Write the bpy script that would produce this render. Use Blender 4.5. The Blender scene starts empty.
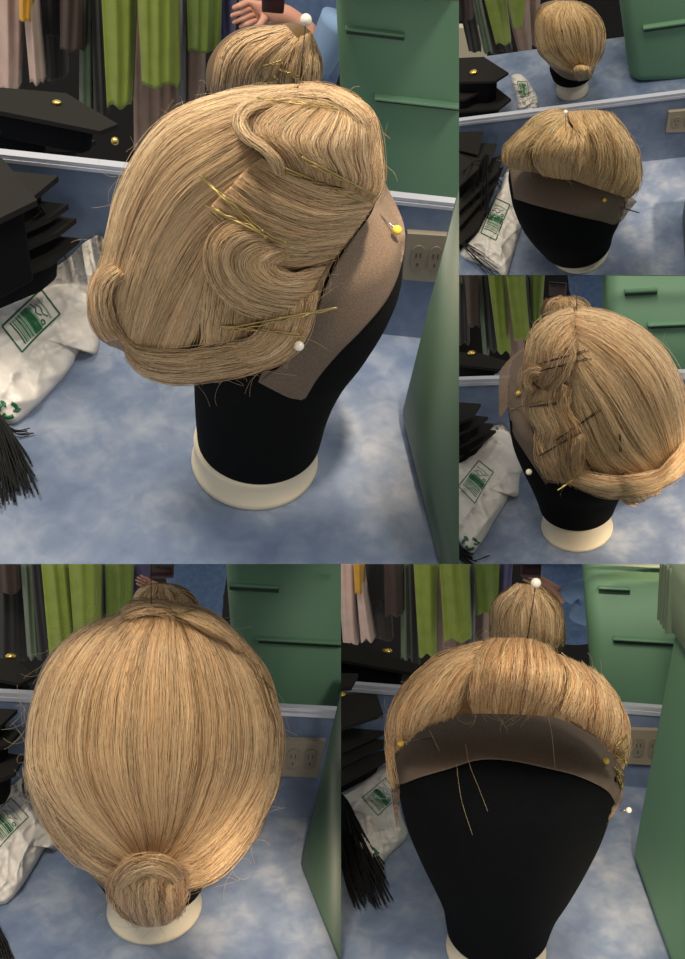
import bpy, bmesh, math, random
import numpy as np
from mathutils import Vector, Matrix
from mathutils.bvhtree import BVHTree
random.seed(7); rng = np.random.default_rng(11)
SC = bpy.context.scene; COL = SC.collection
W_, H_, F = 685.0, 959.0, 900.0
PITCH = math.radians(40)
# main camera: at height 1.6, looking forward (+Y) and down
CAM = Matrix.Translation((0, 0, 1.6)) @ Matrix.Rotation(math.radians(90) - PITCH, 4, 'X')

def s2l(c):
    return tuple(((v/255)/12.92 if v/255 <= .04045 else ((v/255+.055)/1.055)**2.4) for v in c)

# ------------------------------------------------------------------ materials
def newmat(name):
    m = bpy.data.materials.new(name); m.use_nodes = True
    nt = m.node_tree; b = nt.nodes['Principled BSDF']; return m, nt, b
def mat(name, rgb, rough=.6, metal=0., spec=.5, sheen=0., noise=0., nscale=40., bump=0., coat=0.):
    m, nt, b = newmat(name)
    c = s2l(rgb); b.inputs['Base Color'].default_value = (*c, 1)
    b.inputs['Roughness'].default_value = rough; b.inputs['Metallic'].default_value = metal
    b.inputs['Specular IOR Level'].default_value = spec
    b.inputs['Sheen Weight'].default_value = sheen; b.inputs['Coat Weight'].default_value = coat
    if noise or bump:
        tc = nt.nodes.new('ShaderNodeTexCoord'); n = nt.nodes.new('ShaderNodeTexNoise')
        n.inputs['Scale'].default_value = nscale; n.inputs['Detail'].default_value = 5
        nt.links.new(tc.outputs['Object'], n.inputs['Vector'])
        if noise:
            r = nt.nodes.new('ShaderNodeValToRGB')
            r.color_ramp.elements[0].position = .3; r.color_ramp.elements[1].position = .7
            r.color_ramp.elements[0].color = (*[v*(1-noise) for v in c], 1)
            r.color_ramp.elements[1].color = (*[min(1, v*(1+noise)) for v in c], 1)
            nt.links.new(n.outputs['Fac'], r.inputs['Fac']); nt.links.new(r.outputs['Color'], b.inputs['Base Color'])
        if bump:
            bp = nt.nodes.new('ShaderNodeBump'); bp.inputs['Strength'].default_value = bump; bp.inputs['Distance'].default_value = .003
            nt.links.new(n.outputs['Fac'], bp.inputs['Height']); nt.links.new(bp.outputs['Normal'], b.inputs['Normal'])
    return m
def laminate(name, dark, mid, light, rough):
    m, nt, b = newmat(name)
    tc = nt.nodes.new('ShaderNodeTexCoord')
    n = nt.nodes.new('ShaderNodeTexNoise'); n.inputs['Scale'].default_value = 13; n.inputs['Detail'].default_value = 6; n.inputs['Roughness'].default_value = .55
    n2 = nt.nodes.new('ShaderNodeTexNoise'); n2.inputs['Scale'].default_value = 34; n2.inputs['Detail'].default_value = 4; n2.inputs['Distortion'].default_value = 1.2
    mx = nt.nodes.new('ShaderNodeMath'); mx.operation = 'MULTIPLY_ADD'; mx.inputs[1].default_value = .35
    r = nt.nodes.new('ShaderNodeValToRGB'); e = r.color_ramp.elements
    e[0].position = .45; e[0].color = (*s2l(dark), 1); e[1].position = .9; e[1].color = (*s2l(light), 1)
    k = e.new(.66); k.color = (*s2l(mid), 1)
    nt.links.new(tc.outputs['Object'], n.inputs['Vector']); nt.links.new(tc.outputs['Object'], n2.inputs['Vector'])
    nt.links.new(n2.outputs['Fac'], mx.inputs[0]); nt.links.new(n.outputs['Fac'], mx.inputs[2])
    nt.links.new(mx.outputs[0], r.inputs['Fac']); nt.links.new(r.outputs['Color'], b.inputs['Base Color'])
    b.inputs['Roughness'].default_value = rough; b.inputs['Specular IOR Level'].default_value = .5
    return m
def hairmat(name, rough=.42):
    m, nt, b = newmat(name)
    a = nt.nodes.new('ShaderNodeAttribute'); a.attribute_name = 'hair_colour'
    nt.links.new(a.outputs['Color'], b.inputs['Base Color'])
    b.inputs['Roughness'].default_value = rough; b.inputs['Specular IOR Level'].default_value = .45
    return m
def lacemat(name, rgb, alpha):
    m, nt, b = newmat(name)
    tc = nt.nodes.new('ShaderNodeTexCoord')
    v = nt.nodes.new('ShaderNodeTexVoronoi'); v.inputs['Scale'].default_value = 900
    r = nt.nodes.new('ShaderNodeValToRGB'); c = s2l(rgb)
    r.color_ramp.elements[0].position = .15; r.color_ramp.elements[0].color = (*[x*.72 for x in c], 1)
    r.color_ramp.elements[1].position = .6; r.color_ramp.elements[1].color = (*[x*1.3 for x in c], 1)
    nt.links.new(tc.outputs['Object'], v.inputs['Vector']); nt.links.new(v.outputs['Distance'], r.inputs['Fac'])
    nt.links.new(r.outputs['Color'], b.inputs['Base Color'])
    b.inputs['Roughness'].default_value = .8; b.inputs['Alpha'].default_value = alpha
    return m
M = dict(
    counter=laminate('blue_laminate', (92, 108, 138), (112, 128, 155), (150, 160, 178), .32),
    splash=laminate('blue_laminate_wall', (84, 100, 128), (100, 117, 146), (126, 140, 162), .45),
    trim=mat('mirror_channel', (196, 200, 212), .35, .35), trim2=mat('channel_groove', (150, 158, 180), .4, .3),
    dark=mat('dark_room', (13, 12, 12), .95), plaster=mat('cream_wall', (215, 205, 180), .9),
    plate=mat('outlet_plate', (140, 132, 116), .45), slot=mat('socket_slot', (48, 44, 38), .6), socket=mat('socket_face', (126, 118, 102), .4),
    tote=mat('tote_green', (98, 138, 110), .6, nscale=300, bump=.04), tote_shaded=mat('tote_green_shaded', (58, 80, 68), .42, nscale=300, bump=.04),  # second green is the same tote plastic with shade put into its colour
    tote_ledge_shade=mat('tote_ledge_shade', (40, 62, 48), .6),
    tote_rim=mat('tote_rim', (112, 128, 108), .45),
    black=mat('black_canvas', (7, 9, 12), .95, spec=.12, nscale=500, bump=.3, noise=.3), base=mat('ivory_plastic', (216, 206, 184), .38),
    cap=mat('cap_fabric_lit', (36, 35, 33), .85, spec=.2, nscale=600, bump=.2), capshade=mat('cap_fabric_shaded', (14, 14, 15), .9, spec=.15),  # light and shade put into the fabric: paler lit boards, darker skull caps
    tassel=mat('black_cord', (5, 5, 6), .8), gold=mat('gold_charm', (235, 200, 110), .25, .9),
    bag=mat('white_plastic', (226, 221, 214), .38, nscale=28, bump=.5), ink=mat('green_ink', (40, 104, 70), .5), ink2=mat('pale_green_ink', (140, 178, 148), .5),
    gilt=mat('gilt_wire', (176, 156, 100), .35, .85), steel=mat('steel_wire', (190, 186, 180), .25, .95), darkwire=mat('dark_wire', (60, 48, 40), .4, .6),
    pearl=mat('pearl_bead', (238, 230, 214), .2, coat=.6), yellow=mat('yellow_bead', (236, 188, 62), .25, coat=.5),
    lace=lacemat('brown_lace', (92, 79, 68), 1.), laceflap=lacemat('thin_brown_lace', (128, 106, 86), .62),
    hair=hairmat('blonde_hair'), skin=mat('skin', (196, 142, 120), .55), denim=mat('denim', (84, 108, 146), .85, noise=.18, nscale=90),
    cuff=mat('denim_cuff', (120, 148, 184), .85), phone=mat('phone_case', (52, 22, 24), .3), stray=mat('loose_hair', (205, 182, 142), .5),
)
CL = dict(pink=(196, 170, 160), yellow=(206, 152, 42), black=(20, 20, 22), grey=(48, 44, 42), brown=(62, 46, 40), sage=(92, 108, 88),
          lime=(128, 144, 58), limed=(106, 126, 52), beige=(140, 118, 108), pole=(104, 104, 110), purple=(74, 70, 108))
for k, v in CL.items(): M['c_'+k] = mat('cloth_'+k, v, .9, sheen=.1, noise=.12, nscale=25)

# ------------------------------------------------------------------ curve helpers
def cr(pts, n):
    """Catmull-Rom resample of a polyline to n points (evenly by chord length)."""
    p = np.asarray(pts, float)
    if len(p) == 2: return p[0] + np.linspace(0, 1, n)[:, None]*(p[1]-p[0])
    q = np.vstack([2*p[0]-p[1], p, 2*p[-1]-p[-2]])
    out = []
    for i in range(1, len(q)-2):
        t = np.linspace(0, 1, 16, endpoint=False)[:, None]
        a, b, c, d = q[i-1], q[i], q[i+1], q[i+2]
        out.append(.5*((2*b)+(-a+c)*t+(2*a-5*b+4*c-d)*t**2+(-a+3*b-3*c+d)*t**3))
    o = np.vstack(out+[p[-1:]])
    s = np.r_[0, np.cumsum(np.linalg.norm(np.diff(o[:, :2], axis=0), axis=1))]
    x = np.linspace(0, s[-1], n)
    return np.stack([np.interp(x, s, o[:, k]) for k in range(o.shape[1])], 1)
def closed(pts, n):
    p = np.asarray(pts, float); m = len(p)
    o = cr(np.vstack([p[-2:], p, p[:3]]), (m+4)*14)
    # take the middle loop
    d0 = np.linalg.norm(o-p[0], axis=1); i0 = int(np.argmin(d0[:len(o)//2])); d1 = d0[len(o)//2:]; i1 = len(o)//2+int(np.argmin(d1))
    return cr(o[i0:i1+1], n+1)[:-1]
def Zm(ox, oy, s):
    return lambda pts: [(ox+p[0]/s, oy+p[1]/s) for p in pts]

class Cell:
    def __init__(s, name, box, theta, dbase, basepx, roll=0):
        s.name = name; s.box = box
        x0, y0, x1, y1 = box; cx, cy = (x0+x1)/2, (y0+y1)/2
        u = Vector(((cx-W_/2)/F, -(cy-H_/2)/F, -1)).normalized()
        up = Vector((0, 1, 0)); up = (up-u*up.dot(u)).normalized(); rt = u.cross(up)
        rr = math.radians(roll); up2 = up*math.cos(rr)+rt*math.sin(rr); rt2 = u.cross(up2)
        t = math.radians(theta)
        fwd = Vector((0, math.cos(t), -math.sin(t))); lup = Vector((0, math.sin(t), math.cos(t))); lr = Vector((1, 0, 0))
        A = Matrix((rt2, up2, u))            # cam -> (right, up, fwd)
        B = Matrix((lr, lup, fwd)).transposed()
        s.L = B @ A
        v = s.ray(*basepx); s.H = -v.z*dbase
        s.C = Vector((0, 0, s.H))
        s.M = CAM @ s.L.inverted().to_4x4() @ Matrix.Translation(-s.C)
        s.planes = []
        def pl(a, b, inside):
            n = s.ray(*a).cross(s.ray(*b)).normalized()
            if n.dot(s.ray(*inside)) < 0: n = -n
            s.planes.append(n)
        m = 110
        xa = x0 if x0 > 1 else -m; xb = x1 if x1 < W_-1 else W_+m; ya = y0 if y0 > 1 else -m; yb = y1 if y1 < H_-1 else H_+m
        c = (cx, cy)
        pl((xa, 0), (xa, 900), c); pl((xb, 0), (xb, 900), c); pl((0, ya), (600, ya), c); pl((0, yb), (600, yb), c)
        s.Lnp = np.array(s.L); s.Cnp = np.array(s.C)
    def ray(s, px, py):
        return s.L @ Vector(((px-W_/2)/F, -(py-H_/2)/F, -1))
    def rays(s, P):
        P = np.asarray(P, float)
        d = np.stack([(P[..., 0]-W_/2)/F, -(P[..., 1]-H_/2)/F, -np.ones(P.shape[:-1])], -1)
        return d @ s.Lnp.T
    def at(s, px, py, d): return s.C + s.ray(px, py)*d
    def ats(s, P, D): return s.Cnp + s.rays(P)*np.asarray(D)[..., None]
    def onz(s, px, py, z=0):
        v = s.ray(px, py)
        if v.z > -1e-4: return s.C+v*9
        return s.C+v*((z-s.H)/v.z)
    def ony(s, px, py, y):
        v = s.ray(px, py); return s.C+v*(y/v.y)
    def dy(s, P, y): return y/s.rays(P)[..., 1]
    def setwall(s, a, b, trim):
        p, q = s.onz(*a), s.onz(*b); s.wt = (q-p).normalized(); s.wn = Vector((-s.wt.y, s.wt.x, 0)); s.wp = p
        if s.wn.y < 0: s.wn = -s.wn
        s.hm = s.wall(*trim).z
    def wall(s, px, py, off=0):
        v = s.ray(px, py); p0 = s.wp+s.wn*off
        return s.C+v*((p0-s.C).dot(s.wn)/v.dot(s.wn))
    def clampz(s, px, py, z, lo=None, hi=None):
        """point on height z, kept in front of (hi) or behind (lo) the wall plane"""
        p = s.onz(px, py, z); o = (p-s.wp).dot(s.wn)
        if hi is not None and o > hi: return s.wall(px, py, hi)
        if lo is not None and o < lo: return s.wall(px, py, lo)
        return p

def tag(o, label=None, cat=None, group=None, kind=None):
    if label: o['label'] = label
    if cat: o['category'] = cat
    if group: o['group'] = group
    if kind: o['kind'] = kind
    return o
def root(c, name, base, label, cat, group=None):
    o = bpy.data.objects.new(name, None); COL.objects.link(o); o.empty_display_size = .02
    o.matrix_world = c.M @ Matrix.Translation(base); BASES[o.name] = Vector(base)
    return tag(o, label, cat, group)
BASES = {}
def build(c, name, V, Fc, m, parent=None, base=None, smooth=True, clip=True, colors=None, mods=None, rec=None):
    """link ONE mesh object whose vertices V are given in the frame of display c"""
    V = [Vector(v) for v in V] if not isinstance(V, np.ndarray) else V
    if parent is not None:
        b = BASES[parent.name]
    else:
        b = Vector(base) if base is not None else Vector((0, 0, 0))
    if isinstance(V, np.ndarray): Vl = (V-np.array(b)).tolist()
    else: Vl = [tuple(v-b) for v in V]
    me = bpy.data.meshes.new(name)
    me.from_pydata(Vl, [], Fc if isinstance(Fc, list) else Fc.tolist())
    o = bpy.data.objects.new(name, me); COL.objects.link(o)
    if mods:
        for (ty, kw) in mods:
            md = o.modifiers.new(ty.lower(), ty)
            for k, v in kw.items(): setattr(md, k, v)
        dg = bpy.context.evaluated_depsgraph_get(); ev = o.evaluated_get(dg)
        me2 = bpy.data.meshes.new_from_object(ev); o.modifiers.clear(); o.data = me2; me2.name = name; me = me2
    if clip:
        bm = bmesh.new(); bm.from_mesh(me)
        for n in c.planes:
            d = [(v.co+b-c.C).dot(n) for v in bm.verts]
            if not d or min(d) >= 0: continue
            co = c.C-b
            r = bmesh.ops.bisect_plane(bm, geom=bm.verts[:]+bm.edges[:]+bm.faces[:], dist=1e-6, plane_co=co, plane_no=n, clear_inner=True)
            ce = [g for g in r['geom_cut'] if isinstance(g, bmesh.types.BMEdge) and g.is_boundary]
            if ce:
                try: bmesh.ops.holes_fill(bm, edges=ce, sides=0)
                except Exception: pass
        bm.to_mesh(me); bm.free()
    me.materials.clear()
    for mm in (m if isinstance(m, list) else [m]): me.materials.append(mm)
    if smooth: me.polygons.foreach_set('use_smooth', [True]*len(me.polygons))
    if colors is not None:
        a = me.color_attributes.new('hair_colour', 'FLOAT_COLOR', 'POINT')
        cc = np.ones((len(me.vertices), 4), 'f'); cc[:, :3] = colors; a.data.foreach_set('color', cc.ravel())
    if parent is not None:
        o.parent = parent
        if parent.type == 'MESH': pass
        BASES[o.name] = b
    else:
        o.matrix_world = c.M @ Matrix.Translation(b)
        BASES[o.name] = b
    me.update()
    return o

# ------------------------------------------------------------------ solids
def prism(bot, top):
    n = len(bot); V = [Vector(p) for p in bot]+[Vector(p) for p in top]
    Fc = [list(range(n))[::-1], list(range(n, 2*n))]+[[i, (i+1) % n, n+(i+1) % n, n+i] for i in range(n)]
    return V, Fc
def slab_from(P, thick):
    """flat polygon P (Vectors) given thickness along -its normal"""
    n = (P[1]-P[0]).cross(P[2]-P[0]).normalized()
    if n.z < 0: n = -n
    return prism([p-n*thick for p in P], P)
def boxl(o, ax, ay, az):
    P = [o, o+ax, o+ax+ay, o+ay]; return prism(P, [p+az for p in P])
def tube(pts, rad, n=8, cap=True):
    P = [Vector(p) for p in pts]; m = len(P); V = []; Fc = []
    R = rad if isinstance(rad, (list, tuple, np.ndarray)) else [rad]*m
    up = Vector((.13, .21, .97))
    for i in range(m):
        t = (P[min(i+1, m-1)]-P[max(i-1, 0)])
        t = t.normalized() if t.length > 1e-9 else Vector((0, 0, 1))
        a = t.cross(up); a = a.normalized() if a.length > 1e-4 else t.orthogonal().normalized(); b = t.cross(a)
        for k in range(n):
            an = 2*math.pi*k/n; V.append(P[i]+(a*math.cos(an)+b*math.sin(an))*R[i])
    for i in range(m-1):
        for k in range(n): Fc.append([i*n+k, i*n+(k+1) % n, (i+1)*n+(k+1) % n, (i+1)*n+k])
    if cap: Fc.append(list(range(n))[::-1]); Fc.append([(m-1)*n+k for k in range(n)])
    return V, Fc
def ball(c0, r, seg=20, rings=12, sc=(1, 1, 1)):
    V = []; Fc = []
    for i in range(rings+1):
        th = math.pi*i/rings
        for k in range(seg):
            ph = 2*math.pi*k/seg; V.append(Vector(c0)+Vector((math.sin(th)*math.cos(ph)*sc[0], math.sin(th)*math.sin(ph)*sc[1], math.cos(th)*sc[2]))*r)
    for i in range(rings):
        for k in range(seg): Fc.append([i*seg+k, (i+1)*seg+k, (i+1)*seg+(k+1) % seg, i*seg+(k+1) % seg])
    return V, Fc
def lathe(cx, cy, prof, n=64):
    V = []; Fc = []
    for (r, z) in prof:
        for k in range(n): V.append(Vector((cx+r*math.cos(2*math.pi*k/n), cy+r*math.sin(2*math.pi*k/n), z)))
    for i in range(len(prof)-1):
        for k in range(n): Fc.append([i*n+k, i*n+(k+1) % n, (i+1)*n+(k+1) % n, (i+1)*n+k])
    return V, Fc
def join(*parts):
    V = []; Fc = []
    for v, f in parts:
        o = len(V); V += [Vector(x) for x in v]; Fc += [[i+o for i in q] for q in f]
    return V, Fc
def loftgrid(Pt, thick_dir=None, thick=0):
    """Pt: (n,m,3) grid -> closed thin sheet if thick"""
    n, m = Pt.shape[:2]; V = Pt.reshape(-1, 3); Fc = []
    idx = np.arange(n*m).reshape(n, m)
    q = np.stack([idx[:-1, :-1], idx[1:, :-1], idx[1:, 1:], idx[:-1, 1:]], -1).reshape(-1, 4)
    if thick:
        V2 = V+np.asarray(thick_dir)*thick if np.ndim(thick_dir) else V
        N = n*m; V = np.vstack([V, V2]); Q = [q, q[:, ::-1]+N]
        rim = list(idx[0, :])+list(idx[1:, -1])+list(idx[-1, :-1][::-1])+list(idx[1:-1, 0][::-1])
        rim = np.array(rim); r2 = np.roll(rim, -1)
        Q.append(np.stack([rim, rim+N, r2+N, r2], -1)[:, ::-1]); q = np.vstack(Q)
    return V, q

# ------------------------------------------------------------------ star shaped bulged bodies
class Star:
    def __init__(s, c, outline, T, plane, p=2.2, centre=None, raw=False, Tb=.8):
        s.c = c; o = closed(outline, 240); s.o = o
        s.ctr = np.array(centre) if centre is not None else (o.min(0)+o.max(0))/2
        d = o-s.ctr; an = np.arctan2(d[:, 1], d[:, 0]); r = np.hypot(*d.T)
        i = np.argsort(an); s.an = np.r_[an[i]-2*np.pi, an[i], an[i]+2*np.pi]; s.r = np.r_[r[i], r[i], r[i]]
        s.T = T; s.plane = plane; s.p = p; s.Tb = Tb; s.head = None
    def s_of(s, P):
        d = np.asarray(P, float)-s.ctr; return np.hypot(d[..., 0], d[..., 1])/np.interp(np.arctan2(d[..., 1], d[..., 0]), s.an, s.r)
    def depth(s, P, lift=0.):
        q = np.clip(s.s_of(P), 0, 1)
        D = s.plane(np.asarray(P, float))-s.T*np.maximum(0, 1-q**s.p)**(1/1.8)
        if s.head is not None: D = np.minimum(D, s.head(P)-.004)
        return D-lift
    def mesh(s, rings=26, seg=120, noise=None, back=True):
        an = np.linspace(-np.pi, np.pi, seg, endpoint=False); R = np.interp(an, s.an, s.r)
        t = np.sin(np.linspace(0, np.pi/2, rings))*.985
        P = s.ctr+t[:, None, None]*R[None, :, None]*np.stack([np.cos(an), np.sin(an)], -1)[None]
        P[0] = s.ctr+1e-3*np.stack([np.cos(an), np.sin(an)], -1)
        D = s.depth(P)
        if noise is not None: D = D+noise(P)*(1-np.clip(s.s_of(P), 0, 1)**4)
        A = s.c.ats(P, D)
        q2 = np.clip(s.s_of(P), 0, 1); Db = np.maximum(s.plane(P)+s.T*s.Tb*np.sqrt(np.maximum(0, 1-q2**2)), D+.001)
        Bk = s.c.ats(P, Db)
        V = np.vstack([A.reshape(-1, 3)]+([Bk.reshape(-1, 3)] if back else []))
        idx = np.arange(rings*seg).reshape(rings, seg); nx = np.roll(idx, -1, 1)
        q = np.stack([idx[:-1], nx[:-1], nx[1:], idx[1:]], -1).reshape(-1, 4)
        Fc = [q]
        N = rings*seg
        if back:
            Fc.append(q[:, ::-1]+N)
            Fc.append(np.stack([idx[-1], nx[-1], nx[-1]+N, idx[-1]+N], -1))
        return V, np.vstack(Fc)

def fbm1(x, seed, oct=4):
    r = np.random.default_rng(seed); y = np.zeros_like(x); a = 1.; f = 1.
    for _ in range(oct):
        tb = r.uniform(-1, 1, 512); xi = x*f+r.uniform(0, 99); i = np.floor(xi).astype(int); t = xi-i; t = t*t*(3-2*t)
        y = y+a*(tb[i % 512]*(1-t)+tb[(i+1) % 512]*t); a *= .55; f *= 2.1
    return y

def tubes_np(P, R, view):
    """P (k,m,3) centre lines, R (k,m) radii -> three sided tubes"""
    k, m = P.shape[:2]
    T = np.gradient(P, axis=1); T /= np.linalg.norm(T, axis=-1, keepdims=True)+1e-12
    A = np.cross(T, view); A /= np.linalg.norm(A, axis=-1, keepdims=True)+1e-12
    B = np.cross(T, A)
    vs = []
    for j in range(3):
        an = math.pi/2+2*math.pi*j/3
        vs.append(P+(A*math.cos(an)+B*math.sin(an))*R[..., None])
    V = np.stack(vs, 2).reshape(-1, 3)
    base = (np.arange(k)[:, None]*m+np.arange(m-1)[None])*3
    Q = []
    for j in range(3):
        j2 = (j+1) % 3
        Q.append(np.stack([base+j, base+j2, base+3+j2, base+3+j], -1).reshape(-1, 4))
    return V, np.vstack(Q)

class Wig:
    """a wig: base star + lofted locks + strands; everything collected per part"""
    def __init__(s, c, star, pal, rt):
        s.c = c; s.star = star; s.pal = [np.array(s2l(p)) for p in pal]; s.root = rt; s.V = []; s.F = []; s.n = 0; s.seed = 1
    def rec(s, V, Fc):
        V = np.asarray([tuple(v) for v in V]) if not isinstance(V, np.ndarray) else V
        s.V.append(V); s.F += [[int(i)+s.n for i in q] for q in Fc]; s.n += len(V)
    def base(s, name='hair_cap', amp=.0025):
        def nz(P): return amp*np.sin(P[..., 0]*.35+3*np.sin(P[..., 1]*.07))*.5
        V, q = s.star.mesh(noise=nz); s.rec(V, q)
        col = np.tile(s.pal[0]*.5, (len(V), 1))  # darkened colour, so gaps between the locks look like shaded hair
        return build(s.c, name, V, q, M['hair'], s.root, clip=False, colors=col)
    def sheet(s, name, guides, bulge=.0, n=300, w=.5, lift=.002, groove=.0022, pw=2., bias=1., tip=.08, tone=1., env=True, freq=9., jit=1.4, solid=True, m=22, label=None):
        kk = max(1., s.star.plane(np.array(guides[0][0], float))/F/.00085)**.8; lift *= kk; bulge *= kk; n = int(n*1.5); w = w*.74
        G = np.stack([cr(g, m) for g in guides]); ng = len(guides); s.seed += 1; sd = s.seed
        Gt = np.transpose(G, (1, 0, 2))
        NU = max(24, (ng-1)*10)
        fine = np.stack([cr(Gt[j], 121) for j in range(m)], 1)  # (121,m,2) across u
        def at(u):                                        # u in 0..1 -> (k,m,2)
            x = np.clip(u, 0, 1)*120; i = np.minimum(x.astype(int), 119); f = (x-i)[:, None, None]
            return fine[i]*(1-f)+fine[i+1]*f
        tt = np.linspace(0, 1, m)
        E = np.sin(np.pi*np.clip(tt, .0, 1))**.5 if env else np.ones(m)
        def dep(u, P):
            b = bulge*np.maximum(0, 1-np.abs(2*u-1)**pw)**.5
            g = 1.5*groove*(.62+.5*np.clip(fbm1(u*freq, sd*7+1), -1.25, 1.3))
            return s.star.depth(P)-lift-(b[:, None]*(.25+.75*E)[None]) - g[:, None]*(.4+.6*E)[None]
        u = np.linspace(0, 1, NU*2); P = at(u); D = dep(u, P)
        A = s.c.ats(P, D); Bk = s.c.ats(P, D+np.maximum(.004, bulge*.6))
        n0, m0 = A.shape[:2]; idx = np.arange(n0*m0).reshape(n0, m0); q = np.stack([idx[:-1, :-1], idx[1:, :-1], idx[1:, 1:], idx[:-1, 1:]], -1).reshape(-1, 4)
        rim = np.array(list(idx[0, :])+list(idx[1:, -1])+list(idx[-1, :-1][::-1])+list(idx[1:-1, 0][::-1])); r2 = np.roll(rim, -1); N = n0*m0
        V = np.vstack([A.reshape(-1, 3), Bk.reshape(-1, 3)]); Fc = np.vstack([q, q[:, ::-1]+N, np.stack([rim, r2, r2+N, rim+N], -1)])
        s.rec(V, Fc)
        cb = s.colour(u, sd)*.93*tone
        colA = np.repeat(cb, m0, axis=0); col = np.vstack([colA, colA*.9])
        # strands
        us = rng.uniform(0, 1, n); P = at(us)
        ph = rng.uniform(0, 6.28, n)[:, None]; fr = rng.uniform(2, 7, n)[:, None]; am = (rng.uniform(0, 1, n)**3)[:, None]*jit*2.2
        dp = np.gradient(P, axis=1); nr = np.stack([-dp[..., 1], dp[..., 0]], -1); nr /= np.linalg.norm(nr, axis=-1, keepdims=True)+1e-9
        fz = rng.uniform(0, 1, n) < .09; am[fz] = (rng.uniform(1.5, 5.5, fz.sum())*min(1, 1.3/kk))[:, None]; fr[fz] *= .5
        P = P+nr*(am*np.sin(fr*tt[None]*2+ph)+rng.normal(0, .3, (n, 1)))[..., None]
        # trim ends
        a = rng.uniform(0, tip, n); b = 1-rng.uniform(0, tip, n)
        T2 = a[:, None]+(b-a)[:, None]*tt[None]; x = T2*(m-1); i = np.minimum(x.astype(int), m-2); f = (x-i)[..., None]
        ar = np.arange(n)[:, None]; P = P[ar, i]*(1-f)+P[ar, i+1]*f
        D = dep(us, P)-rng.uniform(.0002, .0022, n)[:, None]-np.where(fz, .0016, 0)[:, None]*kk
        X = s.c.ats(P, D)
        ww = w*rng.uniform(.6, 1.3, n)*np.where(fz, .55, 1); R = (ww[:, None]*D/F)*(.35+.65*np.sin(np.pi*np.clip(tt, .03, .97))**.4)[None]
        view = X-s.c.Cnp; view /= np.linalg.norm(view, axis=-1, keepdims=True)
        TV, TQ = tubes_np(X, R, view)
        cs = s.colour(us, sd)*(1+rng.normal(0, .17, n))[:, None]*tone
        hl = rng.uniform(0, 1, n) < .16; cs[hl] = s.pal[2]; cs[fz] = s.pal[2]*.95; dk = rng.uniform(0, 1, n) < .1; cs[dk] = s.pal[0]*.62
        cs = np.clip(cs, .01, .95); cc = np.repeat(cs, m*3, axis=0)
        if solid:
            V = np.vstack([V, TV]); col = np.vstack([col, cc]); Fc = np.vstack([Fc, TQ+2*N])
        else: V, Fc, col = TV, TQ, cc
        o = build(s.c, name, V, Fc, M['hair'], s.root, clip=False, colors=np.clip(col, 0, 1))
        if label: o['label'] = label
        return o
    def colour(s, u, sd):
        x = np.clip(.5+.4*fbm1(u*26, sd*3+5), 0, 1)[:, None]
        lo, mi, hi = s.pal[:3]
        return np.where(x < .5, lo+(mi-lo)*x*2, mi+(hi-mi)*(x-.5)*2)
    def strays(s, n, ln=(12, 45), w=.16, box=None, name='flyaway_hairs', lim=(.9, 1.02)):
        st = s.star; k = 12; PP = []
        x0, y0, x1, y1 = s.c.box
        for _ in range(n):
            a = rng.uniform(-np.pi, np.pi)
            if box is not None: a = rng.uniform(*box)
            r = np.interp(a, st.an, st.r)*rng.uniform(*lim); p = st.ctr+r*np.array([np.cos(a), np.sin(a)])
            h = a+rng.choice([-1, 1])*rng.uniform(.9, 1.7); L = rng.uniform(*ln)/k; w_ = w; cv = rng.normal(0, .11); pts = []
            for j in range(k):
                pts.append(p.copy()); p = p+L*np.array([np.cos(h), np.sin(h)]); h += cv+rng.normal(0, .05)
            pts = np.array(pts)
            if pts[:, 0].min() < max(x0, 0)+1 or pts[:, 0].max() > x1-1 or pts[:, 1].min() < y0+1 or pts[:, 1].max() > y1-1: continue
            PP.append(pts)
        P = np.array(PP); D = st.depth(P)-.004-rng.uniform(0, .006, (len(P), 1)); X = s.c.ats(P, D); view = X-s.c.Cnp
        V, q = tubes_np(X, np.full(P.shape[:2], 1)*w*D/F, view/np.linalg.norm(view, axis=-1, keepdims=True))
        return tag(build(s.c, name, V, q, M['stray'], s.root, clip=False), kind='stuff')
    def lines(s, L, w=.3, name='loose_strand', lift=.006, m='stray'):
        for l in L:
            P = cr(l, 24); D = s.star.depth(P)-lift; X = s.c.ats(P, D)
            V, Fc = tube([Vector(x) for x in X], w*D.mean()/F, 5); build(s.c, name, V, Fc, M[m], s.root, clip=False)
    def bvh(s):
        s.tree = BVHTree.FromPolygons([tuple(v) for v in np.vstack(s.V)], s.F)
    def hit(s, px, py, dflt=None):
        v = s.c.ray(px, py); h = s.tree.ray_cast(s.c.C, v)
        return h[3]/v.length if h[0] is not None else dflt

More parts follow.
